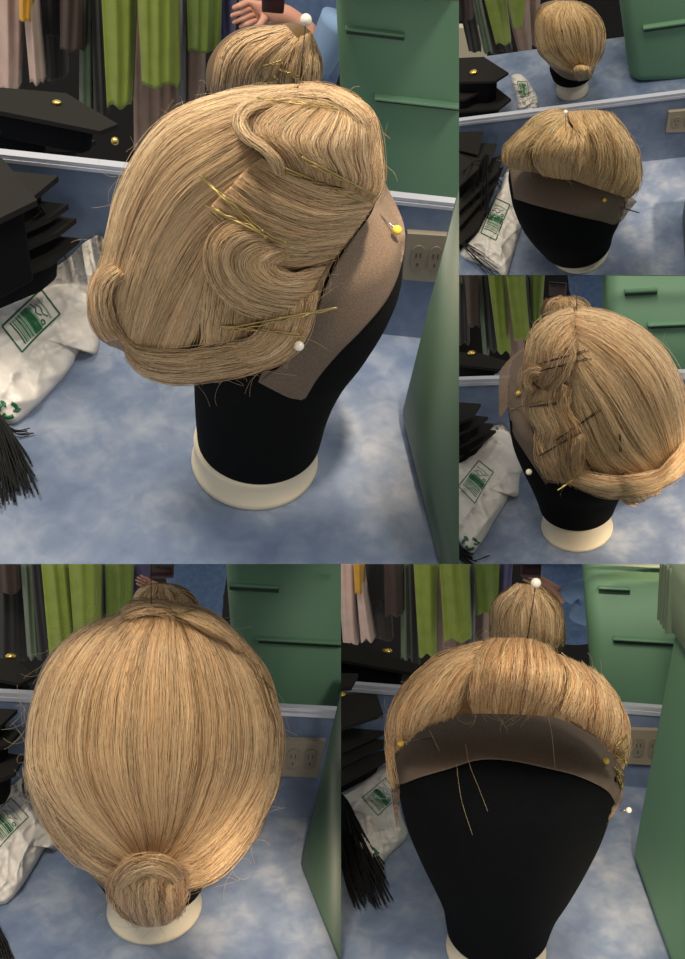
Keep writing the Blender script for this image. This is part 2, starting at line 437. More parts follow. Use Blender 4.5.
# ------------------------------------------------------------------ setting and things
def setting(c, cfar=.24, cpx=None, far=1.6, trimh=.013, ytop=None, nosplash=False):
    S = 'structure'
    if cpx: cfar = (c.onz(*cpx, 0)-c.wp).dot(c.wn)
    c.cfar = cfar
    def big(y0o, y1o, z0, z1, x=3.):
        t, n = c.wt, c.wn; o = c.wp-t*x+n*y0o
        return boxl(Vector((o.x, o.y, z0)), t*2*x, n*(y1o-y0o), Vector((0, 0, z1-z0)))
    V, Fc = big(-3.2, 0, -.03, 0); tag(build(c, 'counter', V, Fc, M['counter'], smooth=False, base=c.wp), kind=S)
    V, Fc = big(0, .009, -.03, c.hm); tag(build(c, 'wall_back', V, Fc, M['splash'], smooth=False, base=c.wp), kind=S)
    P = join(big(-.002, .009, c.hm, c.hm+trimh*.45), big(.0, .009, c.hm+trimh*.45, c.hm+trimh*.62), big(-.001, .009, c.hm+trimh*.62, c.hm+trimh))
    o = build(c, 'trim_mirror', *P, [M['trim'], M['trim2']], smooth=False, base=c.wp); tag(o, kind=S)
    V, Fc = big(.009, cfar, -.03, 0); tag(build(c, 'counter', V, Fc, M['counter'], smooth=False, base=c.wp), kind=S)
    V, Fc = big(far, far+.02, -5, 3); tag(build(c, 'wall_far', V, Fc, M['dark'], smooth=False, base=c.wp), kind=S)

def outlet(c, q, label, ang=0):
    """q: four pixel corners TL TR BR BL of the plate on the wall"""
    P = [c.wall(*p, 0) for p in q]; b = (P[0]+P[2])/2; n = -c.wn
    r = root(c, 'power_outlet', b, label, 'outlet')
    build(c, 'cover_plate', *prism(P, [p+n*.006-(p-b)*.04 for p in P]), M['plate'], r, smooth=False)
    ax = (P[1]-P[0]); ay = (P[3]-P[0])
    for k, (u0, u1) in enumerate(((.14, .47), (.53, .86))):
        cen = P[0]+ax*((u0+u1)/2)+ay*.5+n*.0055; V = []; m = 24
        for s_ in (0, 1):
            for j in range(m):
                a = 2*math.pi*j/m; rx = (u1-u0)/2*max(-.9, min(.9, 1.15*math.cos(a))); ry = .27*math.sin(a)
                V.append(cen+ax*rx+ay*ry*1.0+n*.002*s_)
        f = prism(V[:m], V[m:]); so = build(c, 'socket', *f, M['socket'], r, smooth=False)
        for (dx, dy, w, h) in ((-.07, -.07, .018, .1), (.07, -.07, .018, .1), (0, .12, .03, .06)):
            o = cen+ax*(dx*.7-w/2)+ay*(dy-h/2)+n*.0012
            build(c, 'socket_slot', *boxl(o, ax*w, ay*h, n*.0014), M['slot'], so, smooth=False)

def mannequin(c, rows, basec, brad, brise, yoff=0, label='', bh=None, sq=1., glabel=None, top=None):
    """rows: (py, left px, right px) of the black canvas head; basec: pixel centre of the round base on the counter"""
    b = c.onz(*basec, 0); dz = (c.ray(*basec)*1)  # depth of base
    d = b.y/dz.y; R = brad*d/F; bh = bh or brise
    r = root(c, 'mannequin_head', b, label, 'mannequin head')
    prof = [(0, 0), (R*1.0, 0), (R*1.015, .004), (R*1.0, .008), (R*.97, .010), (R*.955, bh*.8), (R*.965, bh*.93), (R*.95, bh), (R*.9, bh+.001), (0, bh+.001)]
    base = build(c, 'stand_base', *lathe(b.x, b.y, prof), M['base'], r, clip=True)
    # loft along the upright axis plane
    Y = b.y; V = []; Fc = []; n = 56
    rr = []
    for (py, l, rt) in rows:
        p = c.ony((l+rt)/2, py, Y); dd = p.y/c.ray((l+rt)/2, py).y; hw = (rt-l)/2*dd/F; rr.append((p.x, p.z, hw))
    rr.sort(key=lambda t: t[1]); rr = np.array(rr); rr = cr(rr, 40)
    top = rr[-1]
    ks = [(top[0], top[1]+top[2]*.35*math.sin(a), top[2]*math.cos(a)) for a in np.linspace(.15, math.pi/2-.02, 10)]
    zb = bh-.004; first = rr[0]
    allr = [(first[0]*.4+b.x*.6, zb, min(R*.92, first[2]))]+[tuple(x) for x in rr if x[1] > zb+.004]+ks
    for (x, z, hw) in allr:
        for k in range(n):
            a = 2*math.pi*k/n; V.append(Vector((x+hw*math.cos(a), Y+hw*sq*math.sin(a), z)))
    for i in range(len(allr)-1):
        for k in range(n): Fc.append([i*n+k, i*n+(k+1) % n, (i+1)*n+(k+1) % n, (i+1)*n+k])
    Fc.append(list(range(n))[::-1]); Fc.append([(len(allr)-1)*n+k for k in range(n)])
    build(c, 'canvas_head', V, Fc, M['black'], r)
    tree = BVHTree.FromPolygons([tuple(v) for v in V], Fc)
    x0, y0, x1, y1 = c.box; st = 3.
    gx = np.arange(x0-6, x1+9, st); gy = np.arange(y0-6, y1+9, st); G = np.full((len(gy), len(gx)), np.nan)
    for j, yy in enumerate(gy):
        for i, xx in enumerate(gx):
            v = c.ray(xx, yy); h = tree.ray_cast(c.C, v)
            if h[0] is not None: G[j, i] = h[3]/v.length
    far = np.where(np.isnan(G), 50., G)
    # smooth extension outside the silhouette (keeps lace flaps on a continuous surface)
    ext = G.copy()
    for _ in range(60):
        p = np.pad(ext, 1, constant_values=np.nan)
        stk = np.stack([p[:-2, 1:-1], p[2:, 1:-1], p[1:-1, :-2], p[1:-1, 2:]])
        with np.errstate(all='ignore'):
            import warnings; warnings.simplefilter('ignore'); mn = np.nanmean(stk, 0)
        ext = np.where(np.isnan(ext), mn, ext)
    ext = np.where(np.isnan(ext), d, ext)
    for _ in range(3):
        p = np.pad(ext, 1, mode='edge'); ext2 = (p[:-2, 1:-1]+p[2:, 1:-1]+p[1:-1, :-2]+p[1:-1, 2:]+4*ext)/8
        ext = np.where(np.isnan(G), ext2, ext)
    def samp(A):
        def f(P):
            P = np.asarray(P, float); x = np.clip((P[..., 0]-gx[0])/st, 0, len(gx)-1.001); y = np.clip((P[..., 1]-gy[0])/st, 0, len(gy)-1.001)
            i = x.astype(int); j = y.astype(int); fx = x-i; fy = y-j
            return (A[j, i]*(1-fx)+A[j, i+1]*fx)*(1-fy)+(A[j+1, i]*(1-fx)+A[j+1, i+1]*fx)*fy
        return f
    c.head = samp(far); c.skin = samp(ext); c.Yb = Y; c.headroot = r; c.headtree = tree
    return r

def lace(c, wig, edgeA, edgeB, n=40, m=26, lift=.0016, name='lace_front', mt='lace', wave=0):
    A = cr(edgeA, n); B = cr(edgeB, n); t = np.linspace(0, 1, m)[None, :, None]
    P = A[:, None]*(1-t)+B[:, None]*t
    D = c.skin(P)-lift-wave*(1+np.sin(P[..., 1]*.25+P[..., 0]*.1))*.5
    X = c.ats(P, D); vd = X-c.Cnp; vd = vd/np.linalg.norm(vd, axis=-1, keepdims=True)
    V, q = loftgrid(X, vd.reshape(-1, 3), .0006)
    wig.rec(V, q)
    return build(c, name, V, q, M[mt], wig.root, clip=True)

def facing(c, px, py, d, r, nm, m, par, sc=(1, 1, 1)):
    return build(c, nm, *ball(c.at(px, py, d), r, sc=sc), m, par)
def ball_pin(c, wig, head, tip, r, label, hm='pearl', sm='steel', sw=.5, lift=.012, d=None, group=None):
    """round headed pin from head pixel to tip pixel, pushed into the wig"""
    dt = wig.hit(*tip, None) if wig else None
    if dt is None: dt = float(c.skin(np.array(tip, float)))
    hh = wig.hit(*head, None) if wig else None
    dh = min(d if d else dt, hh if hh else 99)-lift
    A = c.at(*head, dh); B = c.at(*tip, dt+.002)
    ro = root(c, 'ball_pin', B, label, 'pin', group)
    build(c, 'pin_head', *ball(A, r*dh/F), M[hm], ro)
    if (A-B).length > .004: build(c, 'pin_shaft', *tube([A, B], sw*dh/F, 8), M[sm], ro)
def bobby(c, wig, p, q, label, w=.7, spread=3.5, lift=.0055, n=26, wavy=True, group='gilt bobby pins', m='gilt', tree=True):
    """hair grip: one straight leg, one crimped leg, joined by a bend at p"""
    p = np.array(p, float); q = np.array(q, float); t = (q-p)/np.linalg.norm(q-p); nr = np.array([-t[1], t[0]])
    t1 = np.linspace(0, 1, n); L = np.linalg.norm(q-p)
    a = q+(p-q)*t1[:, None]+nr*(spread*.5)*np.linspace(1, .25, n)[:, None]
    th = np.linspace(0, math.pi, 7)[1:-1]; bend = p+nr*np.cos(th)[:, None]*spread*.12-t*np.sin(th)[:, None]*spread*.3
    wv = np.sin(np.linspace(0, 5*2*math.pi, n))*(1.1 if wavy else 0)*np.sin(np.linspace(0, math.pi, n))**.5
    b = p+(q-p)*t1[:, None]*.93-nr*(spread*.5)*np.linspace(.25, 1, n)[:, None]+nr*wv[:, None]*w*.9
    P = np.vstack([a, bend, b]); dd = []
    last = None
    for x in P:
        h = wig.hit(*x, None); h = last if h is None else h; dd.append(h)
    f = next((x for x in dd if x is not None), None) or float(wig.star.depth(p)); dd = np.array([f if x is None else x for x in dd])
    # keep the wire straight-ish: smooth and stay just over the hair
    k = np.ones(9)/9; sm = np.convolve(np.pad(dd, 4, mode='edge'), k, 'valid'); dd = np.minimum(sm, dd)-lift
    X = [c.at(x[0], x[1], d) for x, d in zip(P, dd)]
    r = w*dd.mean()/F
    V, Fc = join(tube(X, r, 7), ball(X[-1], r*1.7, 8, 6), ball(X[0], r*1.5, 8, 6))
    o = build(c, 'bobby_pin', V, Fc, M[m], None, base=X[n]); tag(o, label, 'hair pin'); 
    return o

def on_tree(c, tree, px, py, z=0.0, lift=.0008):
    v = c.ray(px, py); h = tree.ray_cast(c.C, v)
    p = h[0] if h[0] is not None else c.onz(px, py, z)
    return p-v.normalized()*lift
def ribbon(c, tree, pts, w, n=24, th=.0006, z=0.0):
    P = cr(pts, n); T = np.gradient(P, axis=0); N = np.stack([-T[:, 1], T[:, 0]], 1); N /= np.linalg.norm(N, axis=1, keepdims=True)+1e-9
    g = []
    for k in (-.5, 0, .5): g.append([on_tree(c, tree, *(p+nn*k*w), z=z) for p, nn in zip(P, N)])
    X = np.array([[tuple(v) for v in r] for r in g])
    vd = X-c.Cnp; vd /= np.linalg.norm(vd, axis=-1, keepdims=True)
    return loftgrid(X, vd.reshape(-1, 3), th)
def jn(parts):
    V = np.vstack([p[0] for p in parts]); o = 0; Q = []
    for v, q in parts: Q.append(q+o); o += len(v)
    return V, np.vstack(Q)
def plastic_bag(c, outline, centre, frame, recyc, label, hgt=.03, zz=0., seed=1, lim=None, lines=None):
    o = closed(outline, 150); ctr = np.array(centre, float); rings = 40
    t = np.linspace(0, 1, rings)**.85; P = ctr+t[:, None, None]*(o-ctr)[None]
    r = np.random.default_rng(seed)
    dirs = [(r.uniform(-.5, .5), r.uniform(-.5, .5), r.uniform(0, 6.3), r.uniform(.5, 1.)) for _ in range(9)]
    L = np.linalg.norm(o.max(0)-o.min(0)); sc = 60/L
    def nz(P):
        y = 0
        for (a, b, ph, am) in dirs:
            v = np.sin((P[..., 0]*a+P[..., 1]*b)*sc*.9+ph+1.5*np.sin((P[..., 0]*b-P[..., 1]*a)*sc*.35+ph)); y = y+am*(1-np.abs(v))**2
        return y/4
    s = np.broadcast_to(t[:, None], P.shape[:2])
    Hh = hgt*(1-s**3)**.6*(.75+.55*nz(P))+.001
    V = np.array([[tuple(c.clampz(P[i, j, 0], P[i, j, 1], Hh[i, j], hi=-.004) if lim is None else c.clampz(P[i, j, 0], P[i, j, 1], Hh[i, j], lo=.03)) for j in range(150)] for i in range(rings)])
    low = V[-1].copy(); low[:, 2] = 0.0
    cc = low.mean(0)[None]
    Vf = np.vstack([V.reshape(-1, 3), low, cc]); idx = np.arange(rings*150).reshape(rings, 150); nx = np.roll(idx, -1, 1)
    Q = [list(map(int, q)) for q in np.stack([idx[:-1], idx[1:], nx[1:], nx[:-1]], -1).reshape(-1, 4)]
    B0 = rings*150
    for j in range(150):
        k = (j+1) % 150; Q.append([int(idx[-1, j]), B0+j, B0+k, int(idx[-1, k])]); Q.append([B0+j, B0+150, B0+k])
    ro = root(c, 'plastic_bag', Vector(V[0, 0])*1.0, label, 'bag')
    build(c, 'bag_film', Vf, Q, M['bag'], ro)
    tree = BVHTree.FromPolygons([tuple(v) for v in Vf], Q)
    if frame:
        f = [np.array(p, float) for p in frame]; w = lines or max(.8, np.linalg.norm(f[0]-f[1])*.035)
        prt = [ribbon(c, tree, [f[k], (f[k]+f[(k+1) % 4])/2+(0.02*(f[(k+2) % 4]-f[k]) if k == 2 else 0), f[(k+1) % 4]], w) for k in range(4)]
        build(c, 'printed_frame', *jn(prt), M['ink'], ro)
        TL, TR, BR, BL = f       # long side TL->TR top; strokes run TL->BL direction
        def uv(u, v): return TL*(1-u)*(1-v)+TR*u*(1-v)+BR*u*v+BL*(1-u)*v
        def st(ps): return [uv(a, b) for a, b in ps]
        S = []
        # squashed capital letters: T L A N K S
        x = .13
        for (u, b) in ((.15, 1.2), (.2, .8)): S.append((st([(u, .1), (u+.015, .5), (u, .9)]), .9*b))
        S.append((st([(.29, .1), (.305, .5), (.29, .9)]), 1.))
        S.append((st([(.36, .08), (.375, .5), (.36, .92)]), .8))
        for u in (.43, .47, .51, .55): S.append((st([(u, .08), (u+.03, .5), (u+.01, .93)]), 1.6))
        S.append((st([(.49, .1), (.52, .5), (.5, .92)]), 2.2))
        S.append((st([(.66, .1), (.7, .3), (.66, .45), (.72, .62)]), .9))
        S.append((st([(.62, .8), (.66, .72), (.69, .8), (.66, .88), (.62, .82)]), 1.1))
        S.append((st([(.73, .2), (.78, .4), (.75, .6), (.8, .78)]), .7))
        build(c, 'printed_lettering', *jn([ribbon(c, tree, p, w*k*.75, 14) for p, k in S]), M['ink'], ro)
        S2 = [(st([(u, .1), (u+.02, .5), (u, .9)]), 1.3) for u in (.24, .33, .4, .6, .83)]
        o2 = build(c, 'pale_lettering', *jn([ribbon(c, tree, p, w*k*.8, 14) for p, k in S2]), M['ink2'], ro); o2['label'] = 'paler green strokes of the lettering'
    if recyc:
        (x, y), R = recyc; prt = []
        for k in range(3):
            a0 = 2*math.pi*k/3-1.2; pts = [(x+R*math.cos(a0+i*.38)*1.0, y+R*.82*math.sin(a0+i*.38)) for i in range(4)]
            prt.append(ribbon(c, tree, pts, R*.42, 8))
            e = pts[-1]; d = np.array(pts[-1])-np.array(pts[-2]); d /= np.linalg.norm(d); nn = np.array([-d[1], d[0]])
            e = np.array(e); prt.append(ribbon(c, tree, [e+nn*R*.42-d*R*.05, e+d*R*.2, e-nn*R*.42-d*R*.05], R*.28, 6))
        build(c, 'recycling_symbol', *jn(prt), M['ink'], ro)
    return tree

def mortarboard(c, quad, h, label, mirror=False, crown=True, th=.006, group=None, m='cap', drop=.045, charm=None, button=True):
    kw = dict(lo=.05) if mirror else dict(hi=-.02)
    P = [c.clampz(x, y, h, **kw) for x, y in quad]
    # one flat board: fit the plane through the first three corners
    nrm = (P[1]-P[0]).cross(P[2]-P[0]).normalized()
    if nrm.z < 0: nrm = -nrm
    if nrm.z < .5: nrm = Vector((0, 0, 1))
    Q = []
    for x, y in quad:
        v = c.ray(x, y); Q.append(c.C+v*((P[0]-c.C).dot(nrm)/v.dot(nrm)))
    cen = sum(Q, Vector())/len(Q)
    r = root(c, 'graduation_cap', cen, label, 'graduation cap', group)
    build(c, 'board', *prism([q-nrm*th for q in Q], Q), M[m], r, smooth=False)
    if crown:
        ins = [cen+(q-cen)*.72-nrm*th*.9 for q in Q]; low = [cen+(q-cen)*.62-nrm*drop for q in Q]
        low = [Vector((p.x, p.y, max(p.z, .001))) for p in low]
        build(c, 'skull_cap', *prism(low, ins), M['capshade'], r, mods=[('BEVEL', dict(width=.006, segments=3))])
    if charm:
        v = c.ray(*charm[0]); p = c.C+v*((Q[0]-c.C).dot(nrm)/v.dot(nrm)); R = charm[1]*p.y/v.y/F
        build(c, 'charm', *ball(p+nrm*R*.5, R, 14, 8, (1.3, 1, .6)), M['gold'], r)
    return r
def tassel(c, pts, fan, label, d=None, z=.02, w=.9, n=70, cord=None, seed=3):
    """pts: centre line pixels of the skirt; fan: half width at the end in px"""
    r_ = np.random.default_rng(seed); base = c.onz(*pts[0], z)
    ro = root(c, 'tassel', base, label, 'tassel'); A = cr(pts, 12); T = A[-1]-A[0]; T = T/np.linalg.norm(T); N = np.array([-T[1], T[0]])
    PP = []
    for _ in range(n):
        a = r_.uniform(-1, 1); e = r_.uniform(.72, 1.12); t = np.linspace(0, 1, 12)
        q = A[0]+(A-A[0])*e+N*(a*fan*(t**.7)+fan*.15*np.sin(t*6+r_.uniform(0, 6))*t*r_.uniform(0, 1))[:, None]+N*a*fan*.18
        hz = z*(1-t*.75)*r_.uniform(.3, 1.3)+.002
        PP.append([tuple(c.onz(x[0], x[1], hh)) for x, hh in zip(q, hz)])
    X = np.array(PP); vd = X-c.Cnp; dd = (X[..., 1]/c.rays(A)[None, :, 1])
    V, q = tubes_np(X, w*dd/F*r_.uniform(.7, 1.2, (n, 1)), vd/np.linalg.norm(vd, axis=-1, keepdims=True))
    x0, y0, x1, y1 = c.box
    tag(build(c, 'fringe', V, q, M['tassel'], ro), kind='stuff')
    if cord:
        P = cr(cord, 24); build(c, 'cord', *tube([c.onz(x, y, z+.004) for x, y in P], w*1.3*dd.mean()/F, 7), M['tassel'], ro)

def tote_far(c, quad, ledges, label, off=.16, rim=None, oncounter=False, th=.3, r=.025, m='tote'):
    """green tote in the mirror; quad TL TR BR BL pixels of the near face"""
    if oncounter: off = (c.onz(*quad[3], 0)-c.wp).dot(c.wn)
    P = [c.wall(x, y, off) for x, y in quad]; n = c.wn*th
    cen = (P[2]+P[3])/2
    ro = root(c, 'storage_tote', cen, label, 'storage tote')
    sh = (P[1]-P[0])*.02
    build(c, 'tub', *prism([P[3], P[2], P[2]+n, P[3]+n], [P[0], P[1], P[1]+n, P[0]+n]), M[m], ro, mods=[('BEVEL', dict(width=r, segments=6))], smooth=True)
    for (x0, y0, x1, y1, t, dep) in ledges:
        A = c.wall(x0, y0, off); B = c.wall(x1, y1, off); B.z = A.z; kx = (A.y/c.ray(x0, y0).y)/F
        build(c, 'moulded_ledge', *boxl(A-c.wn*dep*.35-Vector((0, 0, 0)), B-A, c.wn*dep*.5, Vector((0, 0, 3*kx))), M[m], ro, mods=[('BEVEL', dict(width=.0025, segments=4))])
        build(c, 'ledge_shade_strip', *boxl(A-c.wn*.0015+(B-A)*.03-Vector((0, 0, 5*kx)), (B-A)*.97, c.wn*.004, Vector((0, 0, 5.5*kx))), M['tote_ledge_shade'], ro, smooth=False)  # dark strip: shade under the ledge put into colour
    if rim:
        Q = [c.wall(x, y, off-.03) for x, y in rim]; lo = [c.wall(x, y, off-.03) for x, y in rim[::-1]]
        build(c, 'lid', *prism([Q[3], Q[2], Q[2]+n*1.1, Q[3]+n*1.1], [Q[0], Q[1], Q[1]+n*1.1, Q[0]+n*1.1]), M['tote_rim'], ro, mods=[('BEVEL', dict(width=.006, segments=3))])
    return ro
def tote_near(c, far_bot, near_bot, far_top, label, ztop=.32, near_top=None, wid=.45, rimz=None, m='tote_shaded'):
    A = c.onz(*far_bot, 0); B = c.onz(*near_bot, 0); B = A+(B-A)*2.0
    tA = c.onz(*far_top, ztop) ; sh = tA-Vector((A.x, A.y, ztop))
    al = (B-A).normalized(); side = Vector((-al.y, al.x, 0))
    if side.x < 0: side = -side
    # taper: keep only the outward lean
    tB = Vector((B.x, B.y, ztop))+side*(sh.dot(side))+al*.02
    bot = [A, B, B+side*wid, A+side*wid]; top = [tA, tB, tB+side*(wid-sh.dot(side)*2), tA+side*(wid-sh.dot(side)*2)]
    ro = root(c, 'storage_tote', A, label, 'storage tote')
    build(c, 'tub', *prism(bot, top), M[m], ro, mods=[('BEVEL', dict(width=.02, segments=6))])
    return ro, (A, B, tA, tB, side, al, sh)
GN = [0]
def garment(c, tl, tr, yt, bl, br, yb, col, off, label, fold=.012, name='hanging_garment', cat='garment', group=None, rnd=0, nf=None):
    n, m = 30, 26; G = np.zeros((n, m, 3)); GN[0] += 1; ph = GN[0]*1.7
    wpx = abs(br-bl)
    k = nf or max(1.5, wpx/11)
    for i in range(n):
        u = i/(n-1)
        for j in range(m):
            t = j/(m-1); xl = tl+(bl-tl)*t; xr = tr+(br-tr)*t
            y = yt+(yb-yt)*t*(1+ (.02*math.sin(u*9+ph) if t > .5 else 0)) + rnd*(math.sin(math.pi*u)-1)*t
            G[i, j] = c.wall(xl+(xr-xl)*u, y, off-fold*(.5+.5*math.sin(u*k*2*math.pi+ph+.6*math.sin(t*3+ph)))*(1-.25*t)-.02*math.sin(math.pi*u))
    n_ = -np.array(c.wn)*-1
    V, q = loftgrid(G, np.tile(n_, (n*m, 1)), .03)
    b = Vector(G[n//2, -1])
    o = build(c, name, V, q, M['c_'+col], None, base=b)
    return tag(o, label, cat, group)

def skin_chain(c, pts, edges, rad, name, m, parent, rootv=0, sub=2):
    """grow one continuous limb surface over connected joints"""
    me = bpy.data.meshes.new(name); b = BASES[parent.name]
    me.from_pydata([tuple(p-b) for p in pts], edges, []); o = bpy.data.objects.new('tmp_skin', me); COL.objects.link(o)
    o.modifiers.new('s', 'SKIN'); sk = me.skin_vertices[0].data
    for i, r in enumerate(rad): sk[i].radius = (r, r*.85); sk[i].use_root = (i == rootv)
    s2 = o.modifiers.new('u', 'SUBSURF'); s2.levels = sub; s2.render_levels = sub
    dg = bpy.context.evaluated_depsgraph_get(); m2 = bpy.data.meshes.new_from_object(o.evaluated_get(dg))
    V = [v.co+b for v in m2.vertices]; Fc = [list(p.vertices) for p in m2.polygons]
    bpy.data.objects.remove(o)
    return build(c, name, V, Fc, m, parent)
def person(c, off, torso, arm, hand, label, phone=None, cuff=None, hs=1.):
    """torso: pixel polyline rows (y, xl, xr); arm: elbow->wrist pixels; hand: palm centre pixel and pointing pixel"""
    b = c.wall(torso[len(torso)//2][1], torso[-1][0], off)
    ro = root(c, 'person', b, label, 'person')
    V = []; Fc = []; n = 28
    rows = cr(torso, 18)
    for (y, xl, xr) in rows:
        p = c.wall((xl+xr)/2, y, off+.1); d = p.y/c.ray((xl+xr)/2, y).y; hw = (xr-xl)/2*d/F
        for k in range(n):
            a = 2*math.pi*k/n; V.append(p+c.wt*hw*math.cos(a)*(1+.03*math.sin(k*3+y*.2))+c.wn*hw*.55*math.sin(a))
    for i in range(len(rows)-1):
        for k in range(n): Fc.append([i*n+k, i*n+(k+1) % n, (i+1)*n+(k+1) % n, (i+1)*n+k])
    Fc.append(list(range(n))[::-1]); Fc.append([(len(rows)-1)*n+k for k in range(n)])
    build(c, 'shirt', V, Fc, M['denim'], ro)
    def P(x, y, o=0): return c.wall(x, y, off+o)
    pts = []; ed = []; rad = []
    s0 = c.wall(*hand[0], off); d = s0.y/c.ray(*hand[0]).y; px = d/F
    h = np.array(hand[0], float); g = np.array(hand[1], float); t = (g-h); Ln = np.linalg.norm(t); t /= Ln; nn = np.array([-t[1], t[0]])*hand[2]
    e = [np.array(a, float) for a in arm]
    for i, a in enumerate(e): pts.append(P(*a, .0)); rad.append((Ln*.52-i*Ln*.06)*px); 
    for i in range(len(e)-1): ed.append((i, i+1))
    k0 = len(e)-1
    pts.append(P(*h, -.01)); rad.append(Ln*.52*px); ed.append((k0, k0+1)); k1 = k0+1
    for f, (sp, ln, cu) in enumerate(((-.42, .82, .2), (-.14, 1., .1), (.14, .96, .12), (.4, .75, .25))):
        a = h+t*Ln*.45+nn*Ln*sp; bb = a+t*Ln*.55*ln; cc = bb+t*Ln*.4*ln+nn*Ln*.1*cu; i0 = len(pts)
        pts += [P(*a, -.015), P(*bb, -.035), P(*cc, -.03)]; rad += [Ln*.15*px, Ln*.13*px, Ln*.1*px]; ed += [(k1, i0), (i0, i0+1), (i0+1, i0+2)]
    a = h-nn*Ln*.45+t*Ln*.05; i0 = len(pts); bb = a-nn*Ln*.25+t*Ln*.4; cc = bb+t*Ln*.3
    pts += [P(*a, -.02), P(*bb, -.035), P(*cc, -.035)]; rad += [Ln*.18*px, Ln*.14*px, Ln*.11*px]; ed += [(k1, i0), (i0, i0+1), (i0+1, i0+2)]
    skin_chain(c, pts, ed, rad, 'arm_and_hand', M['skin'], ro, rootv=k0)
    if cuff:
        C_ = cr([(*p,) for p in cuff[0]], 10); w = np.linspace(cuff[1], cuff[2], 10)
        V, Fc = tube([c.wall(x, y, off-.01+.0) for x, y in C_], [q*px for q in w], 18)
        build(c, 'sleeve', V, Fc, M['cuff'], ro)
    if phone:
        Q = [c.wall(x, y, off-.07) for x, y in phone[0]]
        r2 = root(c, 'phone', Q[0], phone[1], 'phone')
        build(c, 'phone_body', *prism(Q, [q-c.wn*.009 for q in Q]), M['phone'], r2, mods=[('BEVEL', dict(width=.003, segments=3))])
        cc = (Q[0]*.7+Q[2]*.3)-c.wn*.0095
        build(c, 'camera_lens', *ball(cc, .006, sc=(1, .4, 1)), M['slot'], r2)
def strands_between(w, name, gl, **k): return w.sheet(name, gl, **k)

CELL_POOLS = []
HAIR_A = [(150, 116, 74), (204, 166, 122), (240, 213, 172)]
HAIR_B = [(164, 126, 78), (212, 174, 120), (242, 216, 168)]
HAIR_C = [(148, 112, 70), (206, 167, 122), (240, 213, 172)]
HAIR_D = [(150, 112, 68), (205, 164, 118), (240, 210, 166)]
HAIR_E = [(164, 116, 68), (216, 171, 120), (246, 214, 166)]
def mirror_wig(c, outline, off, T, pal, guides, label, n=420, w=.8, centre=None, bun=None):
    ctr = np.mean(np.array(outline), 0)
    def plane(P):
        sh = np.asarray(P).shape[:-1]; R = c.rays(P); nn = np.array(c.wn); p0 = np.array(c.wp+c.wn*off)-c.Cnp
        return (p0@nn)/(R@nn)
    st = Star(c, outline, T, plane, centre=centre)
    b = c.wall(ctr[0], ctr[1], off); r = root(c, 'styled_wig', b, label, 'wig')
    w_ = Wig(c, st, pal, r); w_.base()
    for g in guides: w_.sheet('hair_sweep', g, n=n//len(guides), w=w, lift=.002, groove=.004, m=14)
    if bun: w_.sheet('hair_bun', bun, n=120, w=w, lift=.006, bulge=.02, m=14)
    w_.bvh(); return w_
def rootwig(c, px, label):
    return root(c, 'styled_wig', c.ony(px[0], px[1], c.Yb), label, 'wig')

